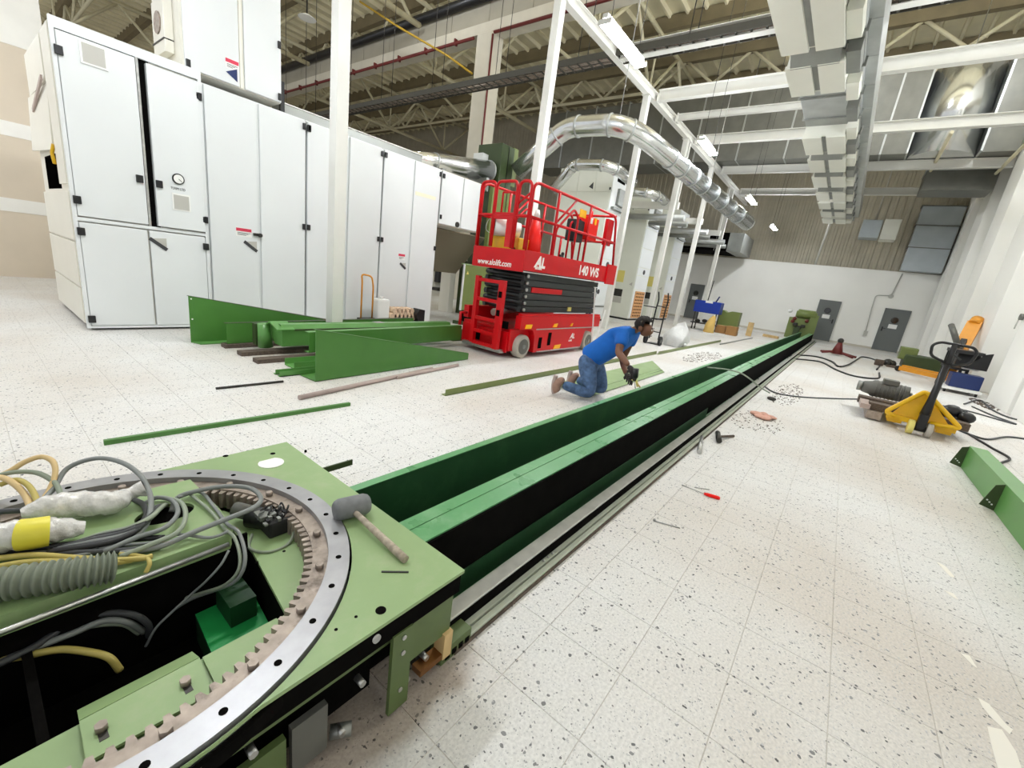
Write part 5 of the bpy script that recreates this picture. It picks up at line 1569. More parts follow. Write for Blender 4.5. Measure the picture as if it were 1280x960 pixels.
cable('cable', 'yellowish cable across the front of the pit', [(-20, 828, .285), (30, 820, .285), (75, 812, .28), (110, 815, .27), (136, 822, .25), (150, 838, .2)], .0095, M['yellow_cable'])
cable('cable', 'thin grey lead hanging in the pit by a white tie', [(286, 688, .43), (276, 706, .4), (258, 726, .35), (240, 742, .3), (215, 765, .26), (195, 785, .22), (182, 808, .16)], .004, M['grey_cable'])
tt = MB().box(0.215, 1.235, 0.215, 0.23, 1.25, 0.235).build('cable_tie', M['plastic_white']); tag(tt, 'white cable tie around the thin leads in the pit', 'cable tie')
# more of the same bundle, between the wrapped plugs and the oval hole
more = [('black cable curving under the front wrapped plug toward the oval hole', 'black_cable', .009), ('dark grey cable of the bundle, bending tightly into the oval hole', 'dark_cable', .0085), ('grey cable of the bundle, bending beside the oval hole', 'grey_cable', .0075),
        ('dark cable of the bundle, half under the rear wrapped plug', 'dark_cable', .0095), ('black cable of the bundle, passing in front of the oval hole', 'black_cable', .0085), ('grey-green cable of the bundle, lowest of the bends', 'greygreen_cable', .008)]
for k, (lab, mt_k, r_k) in enumerate(more):
    d_ = 3.2 * k
    cable('cable', lab, [(60 + 6 * k, 690 - d_ * .6, .458), (105 + 4 * k, 684 - d_, .462), (145 + 3 * k, 676 - d_, .468 + .003 * k), (172 + 3 * k, 662 - d_ * .9, .474 + .003 * k), (182 + 3.5 * k, 646 - d_ * .6, .468), (186 + 4 * k, 636 - d_ * .3, .45), (190 + 4 * k, 634, .415)], r_k, M[mt_k])
# ribbed hose
P = spline([pz(*q) for q in [(-40, 742, .485), (0, 731, .485), (60, 722, .485), (110, 714, .482), (146, 708, .472)]], 26)
rr_ = [0.040 + 0.006 * math.sin(i * PI / 2.6) for i in range(len(P))]
rr_[-1] = 0.02
tag(MB().tube(P, rr_, 18).build('ribbed_hose', mat('grey_green_hose', (120, 128, 112), 0.55)), 'thick ribbed grey hose lying on the front of the green arm', 'hose')
# wrapped plugs
def wrapped(lab, path, radii, tape_at, tape_len):
    t = T('wrapped_part', lab, 'wrapped part', tuple(pz(*path[0])))
    P = spline([pz(*q) for q in path], 10)
    nR = len(P)
    m = MB(); v = []; ns = 22
    for i, p in enumerate(P):
        d = (P[min(i + 1, nR - 1)] - P[max(0, i - 1)]).normalized()
        u = d.cross(Vector((0, 0, 1))).normalized(); w = u.cross(d)
        k = i / (nR - 1) * (len(radii) - 1)
        r = radii[int(k)] + (radii[min(int(k) + 1, len(radii) - 1)] - radii[int(k)]) * (k - int(k))
        for q in range(ns):
            a = 2 * PI * q / ns
            rr = r * (1 + random.uniform(-.05, .05) + 0.06 * math.sin(3 * a + i))
            v.append(p + (u * math.cos(a) + w * math.sin(a)) * rr)
    f = [(i * ns + q, i * ns + (q + 1) % ns, (i + 1) * ns + (q + 1) % ns, (i + 1) * ns + q) for i in range(nR - 1) for q in range(ns)]
    m.add(v, f, True)
    m.build('film_wrap', M['plasticfilm'], t)
    i0 = int(tape_at * nR)
    MB().tube(P[i0:i0 + tape_len], [radii[0] * 1.16] * len(P[i0:i0 + tape_len]), 20, caps=False).build('yellow_tape_band', M['tapeyellow'], t)
    return t
w1 = wrapped('film-wrapped plug with a narrow yellow tape band, behind the other wrapped plug', [(26, 642, .495), (60, 634, .495), (100, 630, .492), (140, 628, .488), (160, 618, .49), (180, 610, .50)], [.014, .038, .042, .042, .036, .02, .03], .42, 6)
w2 = wrapped('film-wrapped plug with a wide yellow tape band at the left picture edge', [(-40, 680, .50), (0, 672, .50), (40, 667, .498), (75, 662, .49), (105, 660, .475)], [.04, .044, .043, .04, .034, .02], .40, 11)
tag(MB().tube([pz(-20, 640, .49), pz(30, 638, .49)], 0.009, 8).build('cable', M['dark_cable']), 'dark double lead running into the rear wrapped plug', 'cable')

# mallet, tape scrap and disc on the plate
ml = T('mallet', 'grey rubber mallet with a worn wooden handle lying on the green plate', 'mallet', (0.86, 1.33, ZP))
a, b = Vector((0.79, 1.352, ZP + 0.044)), Vector((0.925, 1.318, ZP + 0.044))
dd = (b - a).normalized()
MB().tube([a, a + dd * .006, a + dd * .02, a.lerp(b, .5), b - dd * .02, b - dd * .006, b], [.028, .036, .042, .0425, .042, .036, .028], 24).build('mallet_head', M['mallethead'], ml)
h0, h1 = Vector((0.85, 1.30, ZP + 0.038)), Vector((0.843, 0.975, ZP + 0.014))
MB().tube([h0, h0.lerp(h1, .25), h0.lerp(h1, .8), h1], [.011, .012, .0145, .014], 12).build('mallet_handle', M['mallethandle'], ml)
tag(MB().bar((0.757, 0.992, ZP + 0.002), (0.822, 0.93, ZP + 0.002), 0.006, 0.003).build('black_strip', M['black']), 'short black strip lying on the green plate below the mallet handle', 'strip')
dc = T('white_disc', 'white round card lying on the green plate by its back corner', 'disc', (0.80, 1.92, ZP))
c0 = pz(339, 579, ZP)
mm = MB(); pts = []
for k in range(28):
    a = 2 * PI * k / 28
    pts.append((c0.x + 0.052 * math.cos(a) * 1.05, c0.y + 0.052 * math.sin(a)))
mm.prism([p for p in pts if not (p[1] > c0.y + 0.043)], 'z', ZP + 0.0005, ZP + 0.003)
mm.build('card', M['paper'], dc)

# ------------------------------------------------------------------ the long green beams and the rails
XE = 26.3
lb = T('long_beam', 'long dark green side beam the man works on, left of the rails', 'beam', (3, 1.57, 0))
for (x0, x1) in ((0.98, 7.0), (7.004, 13.0), (13.004, 19.0), (19.004, XE)):
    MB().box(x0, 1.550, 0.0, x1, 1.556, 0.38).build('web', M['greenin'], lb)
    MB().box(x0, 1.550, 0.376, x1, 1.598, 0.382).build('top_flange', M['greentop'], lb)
    MB().box(x0, 1.550, 0.0, x1, 1.62, 0.006).build('bottom_flange', M['green'], lb)
mb_ = T('long_beam', 'long green double box beam between the side beam and the silver rail', 'beam', (3, 1.14, 0))
for (x0, x1) in ((0.98, 4.35), (4.354, 8.3), (8.304, 14.0), (14.004, 20.0), (20.004, XE)):
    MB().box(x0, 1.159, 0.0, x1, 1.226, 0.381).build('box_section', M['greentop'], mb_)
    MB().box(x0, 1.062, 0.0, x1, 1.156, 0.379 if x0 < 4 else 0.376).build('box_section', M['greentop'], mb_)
MB().box(0.98, 1.050, 0.03, XE, 1.0615, 0.372).build('shaded_side_web', M['pit'], mb_)  # shade of the beam's right side put in as a near-black strip
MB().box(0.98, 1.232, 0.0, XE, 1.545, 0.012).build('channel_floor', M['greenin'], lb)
gt2 = T('green_angle', 'low green angle plate lying between the box beam and the silver rail', 'angle', (3, 1.0, 0))
MB().box(0.98, 1.036, 0.012, 5.55, 1.042, 0.135).build('upright_leg', M['greenin'], gt2)
MB().box(0.98, 0.985, 0.005, 5.9, 1.045, 0.012).build('flat_leg', M['green'], gt2)
sr = T('silver_rail', 'long bright steel rail running along the right side of the green beams', 'rail', (3, 0.93, 0))
for (x0, x1) in ((0.93, 6.0), (6.003, 12.0), (12.003, 18.0), (18.003, XE)):
    MB().box(x0, 0.90, 0.0, x1, 0.972, 0.10).build('rail_section', M['railsteel'], sr, bevel=0.004)
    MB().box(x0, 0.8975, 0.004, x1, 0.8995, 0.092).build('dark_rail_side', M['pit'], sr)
dr2 = T('strip_rail', 'low grey double strip beside the silver rail, along the bare floor', 'rail', (3, 0.86, 0))
for (x0, x1) in ((1.0, 5.0), (5.003, 11.0), (11.003, 19.0), (19.003, XE)):
    MB().box(x0, 0.872, 0.0, x1, 0.897, 0.035).build('strip', M['stripgrey'], dr2)
    MB().box(x0, 0.838, 0.0, x1, 0.864, 0.03).build('strip', M['stripgrey'], dr2)
    MB().box(x0, 0.832, 0.0, x1, 0.838, 0.02).build('strip_edge', M['debris'], dr2)
for (px, py) in ((685, 697), (690, 692), (680, 702)):
    p = pz(px, py, .035)
    MB().ball((p.x, 0.885, 0.04), 0.007).build('screw', M['steel'], dr2)
eb = T('rail_end_bracket', 'olive slotted bracket at the near end of the floor strips', 'bracket', (1.0, 0.84, 0))
MB().box(0.93, 0.835, 0.0, 1.09, 0.90, 0.07).build('bracket', M['platedark'], eb, bevel=0.004)
for k in range(4):
    MB().box(0.95 + 0.035 * k, 0.832, 0.015, 0.972 + 0.035 * k, 0.836, 0.04).build('slot', M['pit'], eb)
MB().sheet([(0.95, 1.80, .40), (1.15, 1.80, .40), (1.15, 1.80, .37), (0.95, 1.80, .37)], 0.008, (0, 1, 0)).build('corner_flat', M['darkolive'], TM)

# machine head at the far end of the beams
tl = T('tail_machine', 'green machine head with red fittings at the far end of the long beams', 'machine', (26.9, 1.7, 0))
MB().box(26.6, 1.15, 0.0, 27.5, 2.3, 1.05).build('body', M['olive'], tl, bevel=0.02)
MB().box(26.7, 1.25, 1.05, 27.5, 2.0, 1.5).build('top_block', M['olive'], tl, bevel=0.04)
MB().tube([(26.7, 1.15, 1.25), (26.7, 2.05, 1.25)], 0.17, 14).build('drum', M['olive'], tl)
MB().box(26.55, 1.05, 0.1, 26.62, 1.4, 1.3).build('side_plate', M['olive'], tl)
for (y, z) in ((2.05, 1.0), (2.1, 0.85), (1.5, 0.95)):
    MB().ball((26.55, y, z), 0.09).build('red_fitting', M['redpipe'], tl)
for (y, z) in ((1.75, 0.6), (1.95, 0.72), (1.6, 0.68), (1.85, 0.45)):
    MB().box(26.4, y - 0.1, z - 0.07, 26.6, y + 0.1, z + 0.07).build('dark_clamp', M['darksteel'], tl, bevel=0.02)
MB().box(26.35, 1.7, 0.05, 26.6, 1.95, 0.6).build('post', M['darkolive'], tl)
MB().ball((26.7, 2.35, 1.35), 0.1).build('lamp_knob', M['plastic_white'], tl)
tag(cable('cable', 'thin grey lead lying across the green beams, from the left floor to the rail', [(868, 462, .02), (878, 459, .25), (890, 460, .41), (908, 462, .42), (925, 466, .42), (938, 474, .3), (950, 484, .16), (962, 491, .04)], .012, M['greygreen_cable']), 'thin grey lead lying across the green beams, from the left floor to the rail', 'cable')
# ------------------------------------------------------------------ the pile of green steel on the left
def fl(px, py, z=0.0):
    return pz(px, py, z)
# wedge plates with a foot flange
def wedge(name, lab, a, b, h0, h1, depth, mt):
    """upright tapering plate from floor point a (height h0) to b (height h1), flanged towards +y"""
    a, b = Vector(a), Vector(b)
    d = (b - a).normalized()
    s = Vector((-d.y, d.x, 0))
    t = T(name, lab, 'channel', tuple(a))
    MB().sheet([a, b, b + Vector((0, 0, h1)), a + Vector((0, 0, h0))], 0.006, s).build('web', mt, t)
    MB().sheet([a, b, b + s * depth, a + s * depth], 0.006, (0, 0, 1)).build('foot_flange', mt, t)
    MB().sheet([a + Vector((0, 0, h0)), b + Vector((0, 0, h1)), b + Vector((0, 0, h1)) + s * 0.05, a + Vector((0, 0, h0)) + s * 0.05], 0.006, (0, 0, -1)).build('top_lip', mt, t)
    return t
t = T('wedge_channel', 'large bright green tapering channel leaning at the back of the steel pile', 'channel', (1.8, 6.55, 0))
a0, a1, b0 = Vector((1.78, 6.56, 0)), Vector((4.3, 6.66, 0)), 0.6
MB().sheet([a0, a1, a1 + Vector((0, 0, .16)), a0 + Vector((0, 0, b0))], 0.008, (0, 1, 0)).build('web', M['green2'], t)
MB().sheet([a0 + Vector((0, 0, .004)), a1 + Vector((0, 0, .004)), a1 + Vector((0, -.16, .004)), a0 + Vector((0.06, -.16, .004))], 0.006, (0, 0, 1)).build('foot_flange', M['green3'], t)
MB().sheet([a0 + Vector((0, 0, b0)), a1 + Vector((0, 0, .16)), a1 + Vector((0, .05, .17)), a0 + Vector((0, .05, b0))], 0.006, (0, 0, 1)).build('top_lip', M['darkolive'], t)
for z in (0.56, 0.3):
    MB().box(a0.x + 0.02, 6.552, z, a0.x + 0.035, 6.558, z + 0.015).build('rivet_hole', M['paper'], t)
wedge('wedge_channel', 'large grass green tapering channel lying in front of the steel pile', (2.27, 4.32, 0.006), (4.85, 4.50, 0.006), .575, .10, .3, M['green2'])
def chan(name, lab, x0, y0, x1, y1, z0, h, w, mt, lip=M['green2']):
    """C-channel on its side: web facing the camera, flanges behind"""
    t = T(name, lab, 'channel', (x0, y0, z0))
    a, b = Vector((x0, y0, z0)), Vector((x1, y1, z0))
    d = (b - a).normalized(); s = Vector((-d.y, d.x, 0)); Z = Vector((0, 0, 1))
    MB().sheet([a, b, b + Z * h, a + Z * h], 0.006, s).build('web', mt, t)
    MB().sheet([a + Z * h, b + Z * h, b + Z * h + s * w, a + Z * h + s * w], 0.006, -Z).build('top_flange', lip, t)
    MB().sheet([a, b, b + s * w, a + s * w], 0.006, Z).build('bottom_flange', lip, t)
    return t
chan('green_channel', 'long green channel at the rear of the steel pile with a dark top edge', 2.06, 6.16, 5.35, 6.5, .05, .27, .08, M['green2'], M['darkolive'])
chan('green_channel', 'short green channel tucked under the rear of the steel pile', 2.75, 5.95, 4.9, 6.05, .06, .2, .1, M['green2'])
bx = T('green_box_beam', 'green box beam with a pale top and a chamfered end, in the middle of the pile', 'beam', (2.45, 5.7, .1))
pr = [(5.56, .12), (5.78, .12), (5.86, .25), (5.86, .33), (5.72, .40), (5.60, .40), (5.56, .33)]
MB().prism(pr, 'x', 2.48, 5.45).build('beam_body', M['green3'], bx)
MB().prism([(5.52, .335), (5.74, .405), (5.88, .335), (5.88, .35), (5.74, .42), (5.52, .35)], 'x', 2.40, 2.62).build('end_collar', M['green3'], bx)
MB().box(2.62, 5.545, .325, 5.45, 5.562, .345).build('seam', M['darkolive'], bx)
MB().box(3.9, 5.60, .40, 4.05, 5.72, .406).build('joint_plate', M['galv'], bx)
MB().tube([(2.42, 5.90, .05), (2.40, 5.90, .36)], [.09, .075], 16).build('rounded_end', M['green3'], bx)
chan('green_channel', 'long green channel with the widest front web, right half showing behind the front wedge', 2.62, 5.15, 5.52, 5.36, .12, .26, .1, M['green2'], M['green3'])
tt = T('green_channel', 'green channel lying flat under the others, its pale flange showing', 'channel', (2.3, 4.98, 0.02))
MB().box(2.3, 4.86, .006, 4.6, 5.1, .02).box(2.3, 4.86, .006, 4.6, 4.87, .09).box(2.3, 5.09, .006, 4.6, 5.1, .09).build('channel', M['green3'], tt)
for i, (y, lab) in enumerate(((4.64, 'thin green angle strip on the floor, nearest of the pile'), (4.74, 'thin green angle strip on the floor, second of the pile'))):
    tag(MB().box(2.04, y, .002, 4.3, y + .05, .012).box(2.04, y, .002, 4.3, y + .006, .06).build('angle_strip', M['green3']), lab, 'angle', 'thin green strips under the pile')
for i, (y, lab) in enumerate(((6.12, 'dark flat bar end sticking out under the pile, rearmost of three'), (5.66, 'dark flat bar end sticking out under the pile, middle of three'), (5.25, 'dark flat bar end sticking out under the pile, nearest of three'))):
    tag(MB().box(2.02 + .02 * i, y, .0, 3.6, y + .14, .05).build('flat_bar', M['debris']), lab, 'bar', 'dark bars under the steel pile')
pd = T('end_post', 'short green upright stub at the left end of the steel pile', 'post', (2.36, 6.02, 0))
MB().box(2.33, 5.98, .06, 2.41, 6.08, .34).build('stub', M['darkolive'], pd)

# rods and strips on the open floor
def rod(name, lab, cat, a, b, r, mt, sq=False, z=None):
    a, b = Vector(a), Vector(b)
    a.z = b.z = r if z is None else z
    o = (MB().bar(a, b, 2 * r, 2 * r) if sq else MB().tube([a, b], r, 12)).build(name, mt)
    return tag(o, lab, cat)
rod('green_bar', 'long thin green bar lying alone on the open floor at left', 'bar', fl(130, 556), fl(437, 507), .016, M['green2'], True)
rod('dark_rod', 'short dark rod on the floor left of the front wedge', 'rod', fl(270, 487), fl(354, 478), .012, M['darksteel'])
rod('pipe', 'long pinkish grey pipe lying along the front wedge', 'pipe', fl(374, 500), fl(540, 463), .024, M['rodpink'])
rod('pipe', 'shorter grey pipe lying against the pinkish pipe', 'pipe', fl(496, 474), fl(572, 458), .022, M['rodpink'])
oa = T('olive_angle', 'long olive angle bar on the floor behind the kneeling man', 'angle', (8, 3.3, 0))
A_, B2 = Vector((3.22, 3.27, 0)), Vector((16.4, 3.22, 0))
MB().box(3.22, 3.27, 0.0, 10.0, 3.278, .075).box(3.22, 3.27, 0.0, 10.0, 3.34, .006).build('bar_section', M['olive'], oa)
MB().box(10.01, 3.22, 0.0, 16.4, 3.228, .075).box(10.01, 3.22, 0.0, 16.4, 3.29, .006).build('bar_section', M['olive'], oa)
rod('grey_strip', 'thin grey strip on the floor beyond the olive angle bar', 'strip', fl(900, 431), fl(940, 423), .02, M['galvdull'], True)
sh = T('bent_sheet', 'folded pale green steel sheet on the floor behind the kneeling man', 'sheet', (6.5, 2.6, 0))
MB().sheet([(4.8, 2.32, .01), (7.9, 2.36, .01), (7.9, 2.44, .05), (4.8, 2.40, .05)], .006, (0, 0, 1)).build('lower_leaf', M['plate'], sh)
MB().sheet([(4.8, 2.42, .045), (7.95, 2.46, .045), (8.6, 2.86, .05), (4.9, 2.86, .05)], .006, (0, 0, 1)).build('upper_leaf', M['plate'], sh)
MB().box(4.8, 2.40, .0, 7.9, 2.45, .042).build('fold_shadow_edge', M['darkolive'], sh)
rod('black_chip', 'small dark metal offcut on the floor in front of the lift wheel', 'scrap', fl(598, 424), fl(613, 427), .012, M['darksteel'], True)
db2 = T('dark_wedge_block', 'small dark green block on the floor beside the lift ladder', 'block', tuple(fl(570, 422)))
MB().prism([(5.75, 0), (5.95, 0), (5.95, .2), (5.85, .2)], 'x', 5.72, 6.1).build('block', M['darkolive'], db2)
rod('dark_bar', 'short dark bar on the floor at the ladder foot of the lift', 'bar', fl(566, 404), fl(592, 408), .04, M['darkolive'], True)

# things in front of the cabinets: folding trolley, canister, wrapped pack
ft = T('folding_trolley', 'small trolley with an orange tube handle in front of the white cabinets', 'trolley', (5.25, 7.2, 0))
c = on_y(453, 400, 7.2); x0 = on_y(453, 395, 7.2).x
MB().tube(fillet([(x0, 7.25, .2), (x0, 7.25, .9), (x0 - .02, 7.25, 1.02), (x0 + .17, 7.2, 1.0), (x0 + .21, 7.2, .8), (x0 + .21, 7.2, .2)], .07), .016, 8).build('handle', M['orange'], ft)
MB().box(x0 - .05, 7.0, .12, x0 + .3, 7.3, .2).build('platform', M['black'], ft)
for dx in (0.0, .25):
    MB().tube([(x0 + dx, 7.02, .06), (x0 + dx, 6.98, .06)], .06, 12).build('wheel', M['rubber'], ft)
    MB().tube([(x0 + dx, 7.28, .06), (x0 + dx, 7.24, .06)], .06, 12).build('wheel', M['rubber'], ft)
cn = T('canister', 'white plastic canister standing beside the orange trolley handle', 'canister', (x0 + .42, 7.2, 0))
MB().box(x0 + .28, 7.12, .15, x0 + .56, 7.35, .58).build('body', M['plastic_white'], cn, bevel=.04)
MB().tube([(x0 + .42, 7.22, .58), (x0 + .42, 7.22, .63)], .04, 12).build('cap', M['plastic_white'], cn)
MB().box(x0 + .25, 7.05, 0, x0 + 1.3, 7.36, .15).build('pallet_board', M['darkolive'], cn)
wp = T('wrapped_pack', 'pack of pinkish rolls in clear wrapping behind the steel pile', 'pack', (x0 + .85, 7.2, .15))
for k in range(6):
    xx = x0 + .64 + .1 * k
    MB().tube([(xx, 7.1, .24), (xx, 7.32, .24)], .075, 12).build('roll', M['sponge'], wp)
    if k < 5:
        MB().tube([(xx + .05, 7.1, .36), (xx + .05, 7.32, .36)], .065, 12).build('roll', M['sponge'], wp)
bk = T('black_block', 'black block standing at the right end of the wrapped pack', 'block', (x0 + 1.25, 7.1, .15))
MB().prism([(x0 + 1.2, .15), (x0 + 1.36, .15), (x0 + 1.36, .40), (x0 + 1.22, .42), (x0 + 1.14, .3)], 'y', 7.0, 7.2).build('block', M['black'], bk)

# hand truck, sacks
ht = T('hand_truck', 'black hand truck standing by the white sacks', 'hand truck', (11.6, 4.1, 0))
def P3(px, py, x): return on_x(px, py, x)
hx = 11.7
yl, yr = P3(815, 430, hx).y, P3(822, 430, hx).y
for (y, s) in ((4.12, 1), (3.86, -1)):
    MB().tube(fillet([(hx, y, .15), (hx + .05, y, 1.0), (hx + .12, y - .0, 1.2), (hx - .02, y, 1.42)], .1), .02, 8).build('side_tube', M['black'], ht)
    MB().tube([(hx - .05, y + s * .1, .13), (hx - .05, y + s * .05, .13)], .13, 20).build('wheel', M['rubber'], ht)
    MB().tube([(hx - .05, y + s * .105, .13), (hx - .05, y + s * .06, .13)], .05, 12).build('wheel_hub', M['hub'], ht)
for z in (.35, .7, 1.05):
    MB().tube([(hx + .03, 4.12, z), (hx + .03, 3.86, z)], .014, 6).build('cross_bar', M['black'], ht)
MB().box(hx - .02, 3.82, .01, hx + .3, 4.16, .025).build('toe_plate', M['black'], ht)
MB().tube([(hx + .1, 4.5, 1.0), (hx + .05, 4.12, 1.0)], .016, 6).build('side_grip', M['black'], ht)
def sack(lab, x, y, w, d, h, lean):
    """a filled plastic sack: pillow-shaped, slouching, with deep folds and a gathered top seam"""
    m = MB(); v = []; ns, nz = 28, 14
    rnd = random.Random(int(x * 100))
    ph = [rnd.uniform(0, 6.28) for _ in range(6)]
    for j in range(nz + 1):
        t = j / nz
        z = h * t
        belly = (0.80 + 0.42 * math.sin(PI * min(1, t * 1.05 + .08))) * (1 - 0.55 * t ** 5)
        flat = 1 - 0.75 * t ** 3
        for q in range(ns):
            a = 2 * PI * q / ns
            ca, sa = math.cos(a), math.sin(a)
            se = lambda c: math.copysign(abs(c) ** 0.75, c)
            fold = 1 + .08 * math.sin(3 * a + ph[0] + 4 * t) +   .08 * math.sin(5 * a - 6 * t + ph[1]) + .05 * math.sin(9 * a + 11 * t + ph[2]) + rnd.uniform(-.015, .015)
            zz = z + (.05 * h * math.sin(2 * a + ph[3]) + .06 * h * math.sin(a + ph[4])) * t
            v.append((x + d * se(ca) * belly * flat * fold + lean * z, y + w * se(sa) * belly * fold - lean * 1.6 * z, max(0.0, zz)))
    f = [(j * ns + q, j * ns + (q + 1) % ns, (j + 1) * ns + (q + 1) % ns, (j + 1) * ns + q) for j in range(nz) for q in range(ns)]
    m.add(v, f, True)
    m.add(v[-ns:], [tuple(range(ns))]); m.add(v[:ns], [tuple(range(ns))[::-1]])
    return tag(m.build('sack', M['sack']), lab, 'sack', 'white plastic sacks')
sack('tall white plastic sack leaning beside the hand truck', 12.25, 3.62, .25, .2, .66, .1)
sack('lower white plastic sack behind the tall one, on the right', 13.2, 3.72, .24, .2, .5, -.05)
sack('small flattened white sack at the foot of the others', 12.6, 3.55, .2, .16, .16, 0)

# blue tool trolley, boxes, wooden pieces further back
bt = T('tool_trolley', 'blue topped tool trolley on thin dark legs in front of the end wall', 'trolley', (20.6, 5.0, 0))
MB().box(20.3, 4.35, .78, 20.9, 5.45, 1.3).build('blue_top', M['blue'], bt, bevel=.03)
MB().box(20.28, 4.7, 1.22, 20.92, 5.0, 1.32).build('white_notch', M['plastic_white'], bt)
for (x, y) in ((20.35, 4.45), (20.85, 4.45), (20.35, 5.35), (20.85, 5.35)):
    MB().bar((x, y, .08), (x, y, .8), .04, .04).build('leg', M['darksteel'], bt)
    MB().tube([(x, y - .02, .06), (x, y + .02, .06)], .06, 10).build('castor', M['rubber'], bt)
MB().box(20.3, 4.35, .28, 20.9, 5.45, .32).build('shelf', M['darksteel'], bt)
for (y, z) in ((4.6, .4), (4.9, .42), (5.2, .38)):
    MB().ball((20.5, y, z), .1, .12, .08).build('stored_tool', M['darksteel'], bt)
MB().tube([(20.6, 5.0, 1.3), (20.6, 4.95, 2.2)], .02, 6).build('lamp_pole', M['darksteel'], bt)
MB().tube([(20.4, 4.6, 1.3), (20.35, 4.5, 1.55)], .03, 6).build('handle_stub', M['navy'], bt)
go = T('olive_box', 'olive green box with a notched top behind the cartons', 'box', (21.8, 4.2, 0))
MB().prism([(3.75, .02), (4.62, .02), (4.62, 1.0), (4.45, .98), (4.3, .9), (4.1, .98), (3.75, .98)], 'x', 21.6, 22.1).build('box', M['olive'], go)
for i, (x, y, w, h, lab) in enumerate(((20.6, 4.2, .42, .34, 'brown carton on the floor left of the other carton'), (20.4, 3.72, .42, .38, 'brown carton on the floor at the corner of the olive box'))):
    k = tag(MB().box(x, y - w / 2, 0, x + .4, y + w / 2, h).build('carton', M['carton'], None, bevel=.01), lab, 'carton', 'brown cartons')
pp_ = T('paper_bag', 'crumpled yellow paper bag standing left of the brown cartons', 'bag', (19.8, 4.5, 0))
m = MB(); m.tube([(19.9, 4.5, 0), (19.9, 4.5, .3), (19.92, 4.46, .55), (19.95, 4.42, .72)], [.22, .2, .14, .06], 10)
m.build('bag', M['parcel'], pp_)
for i, (px, py, px2, py2, w, h, lab) in enumerate(((935, 420, 944, 420, .3, .7, 'short wooden board standing upright near the end wall'),)):
    p = pz(px, py)
    q = tag(MB().box(p.x, p.y - .1, 0, p.x + .12, p.y + .12, .62).build('wood_block', M['wood']), lab, 'wood', 'wooden pieces')
p = pz(958, 421); q2 = pz(968, 423)
tag(MB().bar((p.x, p.y + .15, .06), (q2.x, q2.y - .15, .06), .14, .12).build('wood_block', M['wood']), 'wooden board lying flat near the end wall', 'wood', 'wooden pieces')
p = pz(917, 419)
tag(MB().box(p.x, p.y - .1, 0, p.x + .3, p.y + .15, .14).build('grey_box', M['hub']), 'small grey box on the floor right of the olive box', 'box')

# ------------------------------------------------------------------ pallet jack with a motor on it
pj = T('pallet_jack', 'yellow pallet jack with a black loop handle on the right', 'pallet jack', (7.95, -1.2, 0))
yc = -1.19
m = MB()
for s in (-1, 1):
    MB().tube([(7.93, yc + s * .035 + (.03 if s > 0 else -.03), .1), (7.93, yc + s * .035 + (.09 if s > 0 else -.09), .1)], .1, 20).build('steer_wheel', M['label_yellow'] if s > 0 else M['tyre'], pj)
MB().tube([(7.93, yc - .06, .1), (7.93, yc + .06, .1)], .04, 10).build('axle', M['black'], pj)
MB().box(7.88, yc - .05, .1, 7.98, yc + .05, .32).build('pump', M['black'], pj, bevel=.01)
# A-frame
fa, fb, fc_ = Vector((7.95, yc + .40, .22)), Vector((7.95, yc - .38, .22)), Vector((8.08, yc + .06, .60))
MB().tube(fillet([fa + Vector((0, -.12, -.03)), fa, fc_, fb, fb + Vector((0, .3, -.02))], .05), .03, 10).build('a_frame', M['yellow'], pj)
MB().sheet([fa + Vector((.10, -.08, -.03)), fb + Vector((.10, .08, -.03)), fc_ + Vector((.04, -.05, -.03)), fc_ + Vector((.04, .05, -.03))], .012, (1, 0, 0)).build('front_plate', M['yellow'], pj)
MB().box(8.0, yc - .36, .13, 8.1, yc + .36, .2).build('cross_head', M['yellow'], pj)
for s in (-1, 1):
    MB().box(8.05, yc + s * .26 - .08, .08, 9.25, yc + s * .26 + .08, .14).build('fork', M['yellow'], pj, bevel=.01)
    MB().tube([(9.1, yc + s * .26 - .03, .04), (9.1, yc + s * .26 + .03, .04)], .04, 12).build('fork_roller', M['rubber'], pj)
# handle
b0, b1 = Vector((7.93, yc, .3)), Vector((7.96, yc - .02, 1.02))
MB().tube([b0, b0.lerp(b1, .3), b1], [.06, .042, .034], 12).build('tiller', M['black'], pj)
lp = [(7.96, yc - .02, 1.02), (7.96, yc + .17, 1.10), (7.96, yc + .19, 1.24), (7.96, yc + .12, 1.29), (7.97, yc - .2, 1.28), (7.97, yc - .25, 1.22), (7.97, yc - .22, 1.06), (7.96, yc - .02, 1.00)]
MB().tube(fillet(lp, .05), .017, 8).build('loop_handle', M['black'], pj)
MB().tube([b1, Vector((7.965, yc - .02, 1.285))], [.034, .03], 10).build('tiller_top', M['black'], pj)
MB().bar((7.95, yc - .03, 1.16), (7.93, yc - .12, 1.1), .015, .02).build('lever', M['black'], pj)
sk_ = T('skid_load', 'dark oily timber skid carried on the pallet jack forks', 'skid', (8.9, -1.1, .14))
MB().box(8.3, -1.72, .145, 8.52, -.62, .25).build('timber', M['debris'], sk_)
MB().box(8.75, -1.72, .145, 8.97, -.5, .25).build('timber', M['debris'], sk_)
MB().box(8.25, -.80, .02, 9.3, -.62, .14).build('side_beam', M['greasy'], sk_)
MB().box(8.25, -.64, .15, 9.2, -.52, .22).build('edge_board', M['rodpink'], sk_)
mt_ = T('electric_motor', 'grey electric motor lying across the pallet jack load', 'motor', (9.1, -1.0, .35))
MB().tube([(9.15, -.52, .37), (9.15, -.62, .37), (9.15, -.65, .37), (9.15, -1.1, .37)], [.09, .11, .135, .135], 20).build('motor_body', M['hub'], mt_)
MB().tube([(9.15, -.45, .37), (9.15, -.52, .37)], .08, 14).build('fan_cover', M['galvdull'], mt_)
